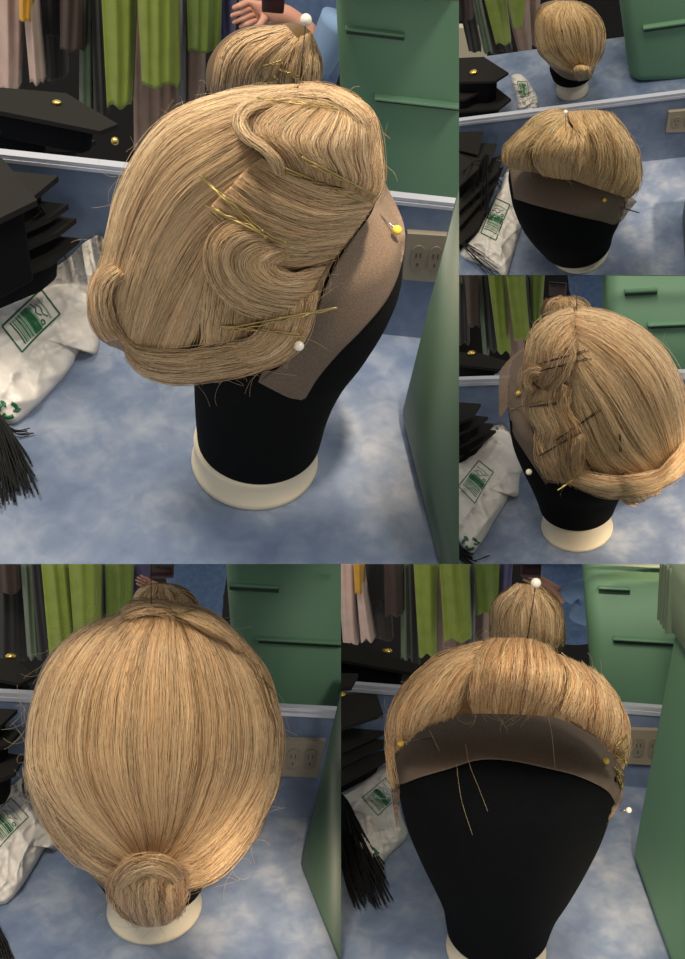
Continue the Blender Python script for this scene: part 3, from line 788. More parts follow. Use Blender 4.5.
# ================================================================== LARGE SIDE VIEW (top left)
def cell_side():
    c = Cell('side', (0, 0, 459, 564), 39, .90, (255, 463))
    CELL_POOLS.append((c, (345, 445), 0.10, 190)); c.setwall((0, 296), (400, 336), (400, 204)); setting(c, trimh=.008)
    outlet(c, [(407, 229), (452, 232), (440, 280), (402, 277)], 'beige double power outlet between the largest mannequin head and the green tote')
    mannequin(c, [(232, 184, 403), (250, 186, 404), (275, 188, 401), (305, 190, 388), (335, 192, 370), (360, 194, 352), (385, 195, 338), (410, 196, 328), (435, 198, 321), (455, 201, 314)],
              (255, 461), 62, 24, bh=.036, label='black canvas mannequin head on an ivory base, the largest, turned to its right side')
    OUT = [(86, 320), (84, 300), (88, 280), (98, 262), (103, 235), (112, 203), (130, 160), (158, 121), (190, 100), (225, 91), (262, 87), (300, 82), (335, 88), (362, 101), (378, 120), (382, 148), (385, 175), (380, 197), (368, 217), (352, 240), (335, 262), (324, 288), (318, 312), (308, 337), (298, 352), (283, 366), (262, 373), (235, 378), (205, 381), (178, 384), (153, 381), (135, 371), (124, 354), (108, 348), (95, 338)]
    rt = rootwig(c, (245, 240), 'large blonde finger-waved wig seen from its side, pinned on the biggest black head')
    k = .045
    st = Star(c, OUT, .10, lambda P: c.dy(P, c.Yb-k), centre=(245, 235)); st.head = c.head
    w = Wig(c, st, HAIR_A, rt); w.base()
    w.sheet('bun', [[(112, 262), (96, 272), (88, 295), (92, 322), (106, 342)], [(118, 268), (104, 280), (100, 300), (104, 322), (116, 340)], [(126, 275), (114, 290), (112, 305), (118, 325), (128, 338)]], bulge=.016, n=260, lift=.004)
    w.sheet('back_hair', [[(300, 84), (230, 91), (165, 118), (124, 175), (106, 240), (92, 300)], [(290, 94), (225, 108), (165, 150), (130, 215), (112, 275), (104, 318)],
        [(268, 108), (230, 135), (180, 185), (145, 240), (122, 300), (118, 338)], [(256, 140), (232, 165), (192, 215), (158, 265), (136, 315), (130, 352)], [(262, 160), (232, 195), (204, 235), (176, 285), (152, 335), (144, 368)],
        [(240, 195), (214, 235), (200, 270), (184, 310), (166, 350), (158, 378)], [(225, 225), (208, 262), (204, 295), (196, 330), (182, 362), (176, 382)]], n=2600, w=.55, groove=.0035, lift=.001, bulge=0)
    w.sheet('under_hair', [[(206, 280), (202, 315), (200, 345), (180, 368), (162, 380)], [(240, 312), (232, 335), (218, 355), (200, 370), (180, 382)], [(262, 318), (256, 340), (240, 358), (220, 370), (200, 380)], [(290, 318), (284, 340), (268, 358), (245, 370), (218, 380)]], n=700, groove=.003, lift=.003)
    w.sheet('nape_roll', [[(118, 335), (135, 348), (165, 352), (195, 350), (225, 345), (250, 340)], [(122, 345), (140, 362), (170, 368), (205, 366), (240, 362), (275, 352)], [(126, 356), (142, 374), (175, 383), (210, 381), (250, 375), (290, 358)]], bulge=.014, n=600, lift=.004, groove=.002, tone=.9)
    w.sheet('side_sweep', [[(262, 158), (300, 178), (340, 190), (380, 186)], [(245, 170), (285, 195), (330, 208), (376, 200)], [(232, 185), (265, 212), (312, 226), (366, 216)], [(216, 200), (250, 228), (300, 242), (354, 232)], [(208, 212), (238, 240), (285, 256), (342, 248)], [(214, 222), (246, 250), (290, 266), (334, 258)]], n=1300, groove=.0032, lift=.006, bulge=.009, jit=1.6)
    w.sheet('crown_wave', [[(312, 92), (275, 90), (245, 102), (234, 120), (243, 137), (262, 150), (276, 171)], [(316, 96), (285, 96), (256, 106), (246, 120), (256, 135), (274, 148), (285, 174)],
        [(322, 99), (298, 103), (274, 112), (268, 122), (276, 138), (292, 154), (304, 178)], [(332, 98), (316, 110), (300, 122), (300, 134), (308, 150), (320, 168), (330, 184)], [(345, 98), (338, 114), (332, 128), (334, 142), (344, 160), (352, 176), (354, 192)],
        [(356, 102), (360, 118), (360, 134), (364, 150), (370, 168), (372, 184), (368, 200)], [(362, 104), (376, 122), (381, 142), (383, 160), (384, 176), (382, 190), (374, 204)]], n=1900, groove=.003, lift=.009, bulge=.012, pw=3, freq=11)
    w.sheet('crown_roll', [[(300, 84), (325, 84), (350, 94), (368, 108), (378, 124)], [(296, 92), (322, 94), (345, 104), (360, 116), (370, 130)], [(290, 98), (318, 102), (338, 110), (352, 122), (362, 136)]], bulge=.007, n=380, lift=.015)
    w.sheet('wave_ridge', [[(262, 99), (242, 105), (233, 120), (239, 136), (257, 148), (270, 160), (276, 174)], [(275, 103), (254, 110), (246, 122), (253, 136), (269, 148), (280, 160), (284, 176)]], bulge=.012, n=260, lift=.018, tone=.97)
    w.sheet('side_curl', [[(270, 222), (232, 218), (210, 236), (205, 262), (214, 288), (240, 310), (285, 322)], [(268, 232), (240, 230), (222, 246), (220, 266), (230, 286), (254, 302), (296, 312)],
        [(272, 242), (254, 243), (238, 256), (238, 270), (248, 284), (268, 294), (306, 300)], [(284, 250), (270, 252), (256, 262), (256, 270), (266, 280), (286, 286), (316, 284)], [(298, 252), (290, 256), (280, 262), (280, 268), (288, 272), (302, 274), (326, 266)]], bulge=.022, n=1200, lift=.008, groove=.002, pw=2.5)
    w.sheet('front_tuft', [[(318, 290), (312, 318), (302, 342), (280, 362), (245, 372)], [(304, 296), (300, 322), (290, 342), (270, 358), (238, 364)], [(288, 302), (284, 324), (274, 340), (256, 350), (232, 354)], [(270, 306), (264, 324), (254, 336), (240, 344), (222, 346)]], bulge=.012, n=700, lift=.012, groove=.002)
    w.strays(110, (12, 40), .13); w.strays(50, (14, 44), .13, box=(1.2, 2.9))
    lace(c, w, [(382, 176), (372, 212), (350, 242), (332, 272), (316, 312), (296, 352), (262, 380)], [(384, 180), (404, 225), (402, 262), (388, 298), (362, 330), (340, 352), (318, 378), (305, 399), (300, 400)], lift=.0045)
    lace(c, w, [(262, 372), (280, 368), (298, 352), (300, 400)], [(258, 382), (275, 391), (290, 398), (304, 400)], lift=.003, name='lace_tab')
    w.bvh()
    L = 'gilt bobby pin '
    bobby(c, w, (376, 196), (302, 159), L+'in the crown wave of the biggest wig, higher of two in line', .9, 3.2)
    bobby(c, w, (364, 202), (282, 168), L+'in the crown wave of the biggest wig, lower of two in line', .8, 2.6)
    bobby(c, w, (200, 176), (266, 236), L+'above the side curl of the biggest wig, steeper of the crossed two', 1., 3)
    bobby(c, w, (206, 206), (290, 246), L+'above the side curl of the biggest wig, flatter of the crossed two', 1., 3)
    bobby(c, w, (336, 308), (228, 330), L+'below the side curl of the biggest wig, poking past the hair', 1., 4)
    bobby(c, w, (222, 326), (304, 336), L+'below the side curl of the biggest wig, ending beside the pearl pin', .8, 2.6)
    bobby(c, w, (258, 98), (338, 108), L+'along the crown of the biggest wig, topmost of its pins', .7, 2.4)
    ball_pin(c, w, (306, 20), (300, 80), 6, 'long pin with a large pearl head standing upright in the crown of the biggest wig', 'pearl', 'darkwire', .5, lift=0)
    ball_pin(c, w, (397, 230), (378, 213), 4.8, 'short pin with a yellow ball head in the brown lace of the biggest wig', 'yellow', 'steel', .8)
    ball_pin(c, w, (299, 346), (297, 344), 5.2, 'round pearl-headed pin below the side curl of the biggest wig', 'pearl', 'steel', .8)
    # right green tote in front
    tote_near(c, (396, 414), (433, 564), (468, 120), 'shaded green plastic storage tote standing beside the largest mannequin head')
    tote_far(c, [(331, -70), (600, -70), (600, 230), (345, 215)], [(345, 28, 405, 34, .010, .02), (374, 96, 470, 104, .012, .03)], 'green storage tote with moulded ledges behind the crown of the biggest wig',
             rim=[(330, -60), (600, -60), (600, 12), (330, -4)])
    mw = mirror_wig(c, [(207, 92), (206, 66), (216, 46), (232, 32), (252, 25), (275, 24), (296, 22), (312, 32), (316, 50), (322, 72), (318, 96), (300, 104), (260, 106), (226, 104)], .16, .07, HAIR_A,
               [[[(285, 25), (245, 32), (220, 52), (210, 95)], [(292, 32), (255, 48), (235, 70), (228, 100)], [(298, 38), (278, 60), (262, 80), (255, 104)], [(306, 34), (312, 55), (310, 80), (300, 104)], [(311, 32), (318, 52), (321, 74), (317, 96)]]],
               'blurred reflected wig with glinting pins behind the crown of the biggest wig', n=500)
    for p, q, t in [((262, 86), (276, 78), 'lowest'), ((264, 66), (282, 62), 'highest'), ((280, 70), (298, 78), 'middle')]:
        bobby(c, mw, p, q, 'glinting bobby pin, %s of three in the blurred reflected wig' % t, .8, 3, group=None)
    person(c, .65, [(-30, 240, 352), (10, 240, 350), (50, 246, 342), (110, 250, 330)], [(330, 60), (300, 20)], ((262, 6), (240, 16), 1), 'person in a blue denim shirt holding up a phone behind the largest scene',
           phone=([(262, -14), (286, -12), (284, 12), (262, 10)], 'dark phone held up in the largest scene by the denim-shirted person'), cuff=([(316, 70), (330, 40), (340, 20)], 15, 20))
    A_G = 'garments hanging behind the largest scene'
    gs = [(-6, 22, -30, -4, 18, 92, 'pink', .9, 'pale pink garment at the far end of the largest scene'), (20, 33, -30, 30, 43, 84, 'pink', .88, 'pale pink sleeve with rounded cuff in the largest scene'),
        (18, 32, -30, 19, 31, 21, 'yellow', .86, 'mustard yellow garment hem in the largest scene'), (28, 62, -30, 30, 64, 36, 'black', .95, 'black garment beside the mustard one in the largest scene'),
        (26, 62, -20, 30, 66, 80, 'grey', 1.0, 'charcoal garment hanging low in the largest scene'), (60, 84, -30, 60, 84, 51, 'brown', .9, 'dark brown jacket in the largest scene'),
        (80, 92, -30, 79, 94, 115, 'sage', .95, 'sage green long garment in the largest scene'), (91, 103, -30, 94, 108, 118, 'black', .93, 'black narrow garment beside the lime ones in the largest scene'),
        (100, 136, -30, 107, 131, 107, 'lime', .85, 'lime green garment, the longest of the green ones in the largest scene'), (136, 177, -30, 142, 178, 87, 'lime', .82, 'bright lime green garment with a button in the largest scene'),
        (132, 182, -30, 134, 178, 150, 'beige', .95, 'dusty beige garment below the lime ones in the largest scene'), (177, 187, -30, 178, 186, 105, 'pole', .9, 'slim grey garment between the lime ones in the largest scene'),
        (186, 221, -30, 188, 219, 52, 'limed', .85, 'darker olive green garment close to the reflected wig of the largest scene'), (184, 205, -20, 184, 203, 104, 'beige', .92, 'beige garment below the olive one in the largest scene'),
        (219, 236, -30, 220, 234, 40, 'purple', .9, 'purple grey garment by the denim-shirted person in the largest scene')]
    for g in gs: garment(c, *g, group=A_G)
    # caps in the mirror
    Cg = 'caps piled in the mirror of the largest scene'
    mortarboard(c, [(-40, 84), (66, 93), (118, 124), (100, 131), (-40, 103)], .10, 'topmost black graduation cap with a gold charm, in the mirror of the largest scene', True, group=Cg, charm=((57, 104), 3.6))
    mortarboard(c, [(-40, 119), (62, 117), (46, 128), (-40, 130)], .07, 'second black graduation cap down in the mirror pile of the largest scene', True, group=Cg)
    mortarboard(c, [(-40, 136), (96, 140), (72, 152), (-40, 150)], .03, 'lowest black graduation cap resting along the mirror edge of the largest scene', True, group=Cg)
    V, Fc = ball(c.wall(115, 141, .06), .004); ro = root(c, 'gold_bead', c.wall(115, 141, .06), 'gold bead glinting at the end of the mirrored caps in the largest scene', 'bead'); build(c, 'bead', V, Fc, M['gold'], ro)
    # caps in front
    Cg = 'caps stacked on the counter of the largest scene'
    mortarboard(c, [(-50, 140), (2, 158), (37, 200), (-50, 242)], .125, 'front black graduation cap on the stack beside the biggest wig, its flat top catching light', group=Cg, drop=.1)
    mortarboard(c, [(-50, 164), (58, 176), (34, 196), (-50, 232)], .105, 'thin black graduation cap with a pointed corner near the wall in the largest scene', group=Cg, drop=.08)
    mortarboard(c, [(-50, 190), (68, 204), (50, 217), (-50, 262)], .085, 'black graduation cap third down in the stack of the largest scene', group=Cg, drop=.07)
    mortarboard(c, [(-50, 205), (76, 218), (58, 232), (-50, 280)], .065, 'black graduation cap fourth down in the stack of the largest scene', group=Cg, drop=.06)
    mortarboard(c, [(-50, 225), (79, 238), (50, 262), (-50, 302)], .045, 'lowest black graduation cap touching the white bag in the largest scene', group=Cg, drop=.044)
    tassel(c, [(38, 205), (42, 235), (52, 268)], 16, 'black tassel hanging over the cap stack of the largest scene', z=.135, n=60)
    plastic_bag(c, [(-30, 318), (0, 302), (35, 281), (68, 258), (85, 242), (102, 236), (104, 262), (99, 290), (100, 330), (96, 353), (86, 350), (82, 346), (70, 368), (55, 386), (40, 402), (25, 416), (14, 423), (0, 422), (-30, 415)], (32, 335),
                [(2, 326), (41, 289), (60, 314), (22, 352)], ((8, 410), 9), 'crumpled white plastic bag with green print, largest of the bags, beside the biggest wig', hgt=.03)
    tassel(c, [(-12, 408), (0, 440), (14, 492)], 20, 'black cord tassel on the counter below the largest white bag', z=.02, w=1.1, n=90, cord=None)
    tassel(c, [(4, 424), (18, 432), (33, 430)], 4, 'two stray black cords beside the largest recycling print', z=.012, w=.8, n=4, seed=5)

# ================================================================== HIGH FRONT VIEW (top right)
def cell_high():
    c = Cell('high', (459, 0, 685, 275), 43, 1.95, (579, 252)); z = Zm(459, 0, 3.031)
    CELL_POOLS.append((c, (655, 200), 0.17, 200)); c.setwall((459, 182), (685, 157), (560, 113)); setting(c, cpx=(530, 50), far=3.2, trimh=.013); cf = c.cfar
    outlet(c, [(668, 110), (700, 107), (700, 130), (665, 131)], 'beige power outlet on the wall beyond the smallest front-facing wig')
    R = lambda rows: [(y/3.031, 459+l/3.031, 459+r/3.031) for y, l, r in rows]
    mannequin(c, R([(520, 152, 508), (560, 158, 506), (600, 168, 500), (650, 190, 486), (690, 216, 468), (730, 248, 458), (765, 272, 452)]), z([(365, 765)])[0], 83/3.031, 10, bh=.035,
              label='black canvas mannequin head seen from high in front, beside the narrow white bag')
    OUT = z([(132, 492), (138, 455), (165, 420), (205, 385), (245, 350), (290, 335), (340, 334), (400, 331), (445, 336), (472, 360), (500, 393), (528, 430), (545, 470), (552, 520), (552, 560), (538, 588), (512, 604), (480, 590), (440, 577), (400, 562), (350, 547), (290, 542), (240, 527), (190, 517), (150, 513)])
    rt = rootwig(c, z([(345, 450)])[0], 'small golden wig seen from above its forehead, with a wide brown lace band')
    st = Star(c, OUT, .12, lambda P: c.dy(P, c.Yb-.07)); st.head = c.head
    w = Wig(c, st, HAIR_B, rt); w.base()
    w.sheet('right_waves', [z(g) for g in [[(330, 338), (350, 380), (372, 430), (366, 480), (345, 545)], [(380, 334), (402, 390), (415, 440), (400, 500), (385, 560)], [(425, 334), (448, 400), (460, 450), (452, 520), (432, 576)], [(450, 340), (490, 410), (505, 460), (500, 530), (480, 592)], [(466, 350), (520, 425), (545, 480), (550, 545), (520, 602)]]], n=1100, w=.42, jit=2.2, groove=.008, lift=.003, bulge=.01)
    w.sheet('left_roll', [z(g) for g in [[(335, 336), (260, 344), (190, 396), (145, 445), (135, 498)], [(330, 345), (262, 368), (205, 412), (168, 455), (160, 512)], [(325, 355), (275, 388), (232, 425), (205, 470), (196, 518)], [(312, 366), (262, 396), (226, 422), (214, 440), (212, 470), (218, 522)]]], n=700, w=.42, jit=2, groove=.006, lift=.006, bulge=.014)
    w.sheet('forehead_swirl', [z(g) for g in [[(325, 350), (270, 398), (236, 440), (232, 490), (255, 532)], [(332, 375), (292, 408), (262, 450), (262, 500), (290, 540)], [(345, 392), (320, 425), (304, 460), (308, 505), (325, 545)], [(355, 402), (362, 435), (355, 470), (346, 510), (345, 545)], [(362, 408), (380, 440), (376, 480), (366, 515), (356, 548)]]], n=620, w=.42, groove=.006, lift=.02, bulge=.034, tone=1.06)
    w.strays(60, (5, 16), .09)
    lace(c, w, z([(150, 490), (200, 500), (260, 515), (340, 530), (420, 555), (490, 575), (520, 590)]), z([(166, 602), (230, 622), (300, 640), (370, 658), (430, 671), (478, 679), (502, 628)]), lift=.003)
    lace(c, w, z([(502, 600), (525, 600), (540, 610)]), z([(476, 678), (495, 668), (515, 640)]), lift=.004, name='lace_flap', mt='laceflap')
    w.bvh()
    ball_pin(c, w, z([(441, 606)])[0], z([(438, 604)])[0], 2.1, 'yellow ball pin in the lace of the smallest front-facing wig', 'yellow')
    ball_pin(c, w, z([(323, 340)])[0], z([(324, 400)])[0], 2.3, 'pearl pin standing in the parting of the smallest front-facing wig', 'pearl', 'darkwire', .3)
    bobby(c, w, z([(545, 645)])[0], z([(490, 628)])[0], 'dark bobby pin poking out beside the lace of the smallest front-facing wig', .35, 1.5, m='darkwire')
    tote_near(c, (681, 214), (684, 262), (690, 160), 'shaded green tote edge barely showing beside the smallest front-facing wig', ztop=.2)
    # mirror world
    tote_far(c, [z(p) for p in [[(476, -70)], [(760, -90)], [(760, 262)], [(512, 262)]]] and [z([(474, -80)])[0], z([(760, -90)])[0], z([(760, 255)])[0], z([(520, 262)])[0]],
             [(*z([(556, 84)])[0], *z([(760, 78)])[0], .02, .03)], 'pale green storage tote reflected above the smallest front-facing wig', oncounter=True, r=.03, th=.4)
    mirror_wig(c, z([(228, 60), (236, 25), (258, 6), (300, -2), (360, 1), (410, 24), (436, 70), (443, 120), (437, 165), (418, 198), (398, 236), (365, 246), (330, 242), (300, 226), (265, 190), (238, 160), (231, 112)]), (c.onz(*z([(344, 276)])[0], 0)-c.wp).dot(c.wn)-.09, .09, HAIR_B,
        [[z(g) for g in [[(300, 4), (245, 40), (235, 110), (265, 180), (360, 225)], [(310, 4), (275, 60), (275, 130), (310, 190), (366, 222)], [(320, 4), (325, 70), (335, 140), (350, 190), (372, 218)], [(340, 4), (385, 60), (400, 130), (395, 180), (380, 218)], [(360, 4), (425, 60), (438, 120), (425, 180), (388, 222)]]]],
        'small wig on a stand seen from behind in the mirror of the high front view', n=700, w=.5, bun=[z(g) for g in [[(350, 200), (345, 225), (365, 245)], [(372, 196), (372, 220), (378, 244)], [(398, 202), (402, 222), (392, 240)]]])
    # small mannequin behind the mirror wig
    zr = [(200, 288, 424), (235, 290, 410), (262, 298, 392)]
    off = .52; b0 = c.onz(*z([(344, 276)])[0], 0); ro = root(c, 'mannequin_head', b0, 'black canvas mannequin head reflected under the small mirrored wig', 'mannequin head')
    dd = b0.y/c.ray(*z([(344, 276)])[0]).y; R0 = 47/3.031*dd/F
    build(c, 'stand_base', *lathe(b0.x, b0.y, [(0, 0), (R0, 0), (R0*1.01, .008), (R0*.96, .012), (R0*.94, .045), (0, .046)], 40), M['base'], ro)
    prof = []
    for (y, l, r) in zr[::-1]:
        p = c.ony(*z([((l+r)/2, y)])[0], b0.y); d_ = p.y/c.ray(*z([((l+r)/2, y)])[0]).y; prof.append((((r-l)/2)/3.031*d_/F, p.z, p.x))
    V, Fc = lathe(b0.x, b0.y, [(R0*.9, .044)]+[(a, max(zz, .05)) for a, zz, _ in prof]+[(prof[-1][0]*.9, prof[-1][1]+.03), (prof[-1][0]*.4, prof[-1][1]+.05), (.005, prof[-1][1]+.055)], 40)
    build(c, 'canvas_head', V, Fc, M['black'], ro)
    G = 'garments reflected in the high front view'
    for g in [((0, -60), (42, -60), (5, 60), (44, 60), 'brown', 1.0, 'dark brown garment reflected in the high front view'), ((4, 40), (44, 40), (30, 158), (68, 154), 'black', 1.02, 'black garment hem reflected in the high front view'),
              ((28, -60), (52, -60), (74, 160), (102, 158), 'sage', 1.05, 'sage green garment reflected in the high front view'), ((44, -60), (76, -60), (104, 160), (162, 158), 'black', 1.08, 'black garment behind the lime ones in the high front view'),
              ((62, -60), (134, -60), (112, 134), (158, 124), 'lime', .98, 'longer lime green garment reflected in the high front view'), ((134, -60), (212, -60), (165, 88), (190, 84), 'lime', .95, 'shorter bright lime garment reflected in the high front view'),
              ((120, -60), (210, -60), (182, 168), (222, 165), 'beige', 1.05, 'dusty pink garment with rounded hem reflected in the high front view'), ((208, -60), (250, -60), (215, 140), (240, 140), 'beige', 1.1, 'beige garment close to the mirrored wig in the high front view')]:
        (a, b_, d_, e_, col, off, lab) = g; A = z([a])[0]; B = z([b_])[0]; D = z([d_])[0]; E_ = z([e_])[0]
        garment(c, A[0], B[0], A[1], D[0], E_[0], D[1], col, cf+.1+(off-.95)*1.5, lab, group=G)
    P = [c.wall(*p, cf+.6) for p in z([(-60, 80), (85, 90), (85, 190), (-60, 190)])]
    tag(build(c, 'wall_corner', *prism(P, [p+c.wn*.02 for p in P]), M['plaster'], smooth=False, base=P[0]), kind='structure')
    Cg = 'caps reflected in the high front view'
    mortarboard(c, z([(-60, 178), (75, 172), (150, 220), (110, 246), (-60, 250)]), .12, 'black graduation cap with a gold charm reflected in the high front view', True, group=Cg, charm=(z([(44, 222)])[0], 3.2), drop=.08)
    mortarboard(c, z([(-60, 255), (60, 250), (90, 262), (20, 300), (-60, 310)]), .08, 'middle black graduation cap reflected in the high front view', True, group=Cg, drop=.06)
    mortarboard(c, z([(-60, 290), (110, 262), (158, 300), (120, 330), (-60, 340)]), .045, 'lowest black graduation cap reflected in the high front view', True, group=Cg, drop=.044)
    plastic_bag(c, z([(160, 228), (185, 224), (205, 240), (225, 270), (240, 300), (236, 330), (205, 338), (180, 330), (172, 290), (160, 250)]), z([(200, 285)])[0], z([(176, 248), (206, 246), (212, 290), (188, 296)]), None,
                'tiny white plastic bag reflected beside the mirrored caps', hgt=.03, lim=1, lines=.7)
    # foreground caps and bag
    Cg = 'caps stacked in the high front view'
    mortarboard(c, z([(-60, 400), (76, 398), (58, 470), (-60, 440)]), .13, 'backmost black graduation cap against the wall in the high front view', group=Cg, drop=.1)
    mortarboard(c, z([(-20, 428), (116, 436), (92, 500), (-60, 520)]), .11, 'second black graduation cap behind the crossing cords in the high front view', group=Cg, drop=.09)
    mortarboard(c, z([(-60, 420), (62, 508), (-10, 575), (-60, 580)]), .14, 'front black graduation cap with the broad flat top in the high front view', group=Cg, drop=.12, charm=None)
    mortarboard(c, z([(20, 500), (132, 470), (118, 520), (-60, 700)]), .085, 'black graduation cap slanting under the front one in the high front view', group=Cg, drop=.07)
    mortarboard(c, z([(10, 560), (134, 505), (110, 560), (-60, 760)]), .06, 'steep black graduation cap beside the white bag in the high front view', group=Cg, drop=.05)
    mortarboard(c, z([(-60, 640), (120, 540), (60, 690), (-60, 800)]), .04, 'lowest black graduation cap beside the white bag in the high front view', group=Cg, drop=.039)
    tassel(c, z([(85, 470), (70, 520), (60, 640)]), 9, 'black tassel lying over the caps in the high front view', z=.13, w=.6, n=50)
    tassel(c, z([(10, 520), (60, 490), (125, 560)]), 3, 'black cords crossing the caps in the high front view', z=.15, w=.5, n=8, seed=9)
    plastic_bag(c, z([(152, 512), (120, 575), (88, 640), (42, 710), (6, 762), (14, 782), (60, 800), (110, 822), (142, 836), (160, 790), (186, 700), (197, 665), (180, 600)]), z([(110, 700)])[0],
                z([(110, 600), (154, 620), (112, 728), (66, 706)])[3:]+z([(110, 600), (154, 620), (112, 728), (66, 706)])[:3], None, 'narrow white plastic bag with green frame print in the high front view', hgt=.04, lines=1.1, seed=3)
    tassel(c, z([(10, 735), (60, 780), (120, 830)]), 7, 'thin black tassel cords over the tip of the narrow white bag', z=.05, w=.4, n=24, seed=11)

# ================================================================== OTHER SIDE VIEW (right, middle)
def cell_pins():
    c = Cell('pins', (459, 275, 685, 564), 39, 1.53, (577, 527)); z = Zm(459, 275, 3.031)
    CELL_POOLS.append((c, (655, 530), 0.17, 200)); c.setwall((459, 436), (685, 432), (480, 385)); setting(c, trimh=.014)
    R = lambda rows: [(275+y/3.031, 459+l/3.031, 459+r/3.031) for y, l, r in rows]
    mannequin(c, R([(400, 154, 620), (480, 163, 620), (550, 188, 570), (610, 214, 510), (665, 236, 480), (710, 250, 464), (745, 260, 458)]), z([(357, 765)])[0], 104/3.031, 10, bh=.05,
              label='black canvas mannequin head turned to its left, under the wig with many dark pins')
    OUT = z([(196, 330), (198, 240), (210, 185), (238, 143), (290, 108), (350, 92), (420, 103), (500, 128), (560, 162), (612, 210), (655, 265), (688, 330), (702, 400), (700, 480), (694, 560), (668, 622), (612, 652), (560, 682), (520, 686), (480, 668), (430, 670), (380, 652), (330, 632), (290, 636), (252, 620), (238, 545), (222, 470), (205, 400)])
    rt = rootwig(c, z([(430, 380)])[0], 'blonde wig with rows of dark bobby pins and a low twist, face side left')
    st = Star(c, OUT, .12, lambda P: c.dy(P, c.Yb-.06)); st.head = c.head
    w = Wig(c, st, HAIR_C, rt); w.base()
    w.sheet('back_hair', [z(g) for g in [[(360, 98), (450, 112), (560, 168), (645, 258), (692, 390), (690, 560)], [(350, 115), (435, 155), (535, 235), (615, 345), (662, 460), (668, 580)], [(348, 150), (400, 215), (482, 315), (560, 415), (622, 500), (652, 590)],
        [(342, 200), (380, 280), (430, 368), (500, 450), (570, 520), (640, 600)], [(340, 250), (362, 330), (400, 418), (460, 498), (530, 558), (620, 612)], [(335, 300), (343, 390), (366, 480), (400, 560), (450, 608), (560, 632)]]], n=2300, w=.45, groove=.006, lift=.002)
    w.sheet('lower_waves', [z(g) for g in [[(228, 345), (206, 385), (214, 430), (240, 470), (232, 520), (246, 570), (268, 618)], [(262, 340), (240, 385), (246, 430), (274, 475), (270, 525), (284, 575), (312, 628)], [(300, 325), (284, 380), (292, 430), (318, 475), (312, 530), (330, 580), (362, 642)], [(335, 340), (330, 395), (346, 440), (368, 485), (366, 540), (384, 590), (424, 658)]]], n=800, w=.42, groove=.008, lift=.006, bulge=.008, jit=3.2)
    w.sheet('front_waves', [z(g) for g in [[(345, 100), (262, 130), (210, 190), (202, 260), (200, 310), (214, 352)], [(350, 118), (290, 162), (248, 215), (240, 260), (236, 305), (232, 335)], [(350, 150), (320, 195), (292, 240), (284, 278), (268, 312), (248, 345)], [(350, 195), (345, 240), (335, 282), (320, 320), (292, 348), (262, 368)]]], n=800, w=.42, groove=.006, lift=.007, bulge=.014, jit=2.4)
    w.sheet('side_ringlet', [z(g) for g in [[(262, 284), (220, 274), (192, 300), (190, 340), (214, 368)], [(258, 296), (228, 292), (208, 312), (208, 340), (226, 358)], [(252, 306), (236, 306), (224, 318), (226, 336), (238, 346)]]], bulge=.016, n=180, w=.42, lift=.014)
    w.sheet('hanging_lock', [z(g) for g in [[(345, 480), (330, 540), (335, 600), (350, 640)], [(362, 478), (352, 540), (356, 600), (370, 640)], [(378, 480), (376, 540), (378, 590), (385, 640)]]], bulge=.012, n=160, w=.42, lift=.012)
    w.sheet('nape_twist', [z(g) for g in [[(330, 585), (400, 605), (480, 615), (560, 605), (620, 580), (690, 500)], [(335, 615), (410, 642), (490, 650), (570, 636), (635, 606), (694, 545)], [(345, 635), (430, 668), (500, 672), (575, 658), (640, 628), (690, 590)]]], bulge=.022, n=500, w=.42, lift=.01, tone=1.05)
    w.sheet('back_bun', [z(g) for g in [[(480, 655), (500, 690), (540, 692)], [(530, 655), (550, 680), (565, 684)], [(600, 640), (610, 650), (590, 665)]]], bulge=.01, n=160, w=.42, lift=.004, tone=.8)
    w.strays(90, (6, 22), .1)
    lace(c, w, z([(214, 205), (204, 280), (204, 340), (214, 410), (226, 480), (242, 560), (270, 632)]), z([(205, 222), (165, 262), (152, 340), (152, 410), (164, 480), (200, 540), (262, 634)]), lift=.003)
    lace(c, w, z([(205, 225), (165, 262), (152, 330), (150, 400)]), z([(190, 222), (140, 268), (122, 310), (122, 440)]), lift=.0, name='lace_flap', mt='laceflap')
    w.bvh()
    L = 'dark gilt bobby pin '
    for i, (p, q, t) in enumerate([((240, 270), (392, 228), 'across the front waves, topmost on the many-pinned wig'), ((248, 290), (400, 252), 'just under the topmost one on the many-pinned wig'), ((158, 407), (345, 357), 'reaching out over the lace of the many-pinned wig'),
            ((215, 400), (300, 388), 'short, tucked under the one over the lace on the many-pinned wig'), ((245, 548), (370, 475), 'low and steep, nearest the lace on the many-pinned wig'), ((295, 500), (430, 408), 'longest steep one at the centre of the many-pinned wig'),
            ((300, 652), (415, 572), 'at the bottom hair edge of the many-pinned wig, gold tipped'), ((488, 485), (490, 535), 'upright in the back hair of the many-pinned wig'), ((498, 600), (500, 622), 'tiny upright one in the low twist of the many-pinned wig')]):
        bobby(c, w, z([p])[0], z([q])[0], L+t, .45, 1.6, m='gilt' if i in (2, 6) else 'darkwire', lift=.004, group=None)
    ball_pin(c, w, z([(180, 358)])[0], z([(182, 360)])[0], 2.6, 'yellow ball pin in the lace of the many-pinned wig', 'yellow')
    ball_pin(c, w, z([(212, 597)])[0], z([(222, 592)])[0], 3.2, 'pearl ball pin at the lace edge of the many-pinned wig', 'pearl')
    ball_pin(c, w, z([(357, 8)])[0], z([(357, 112)])[0], .5, 'long dark pin standing upright in the crown of the many-pinned wig', 'darkwire', 'darkwire', .35, lift=0)
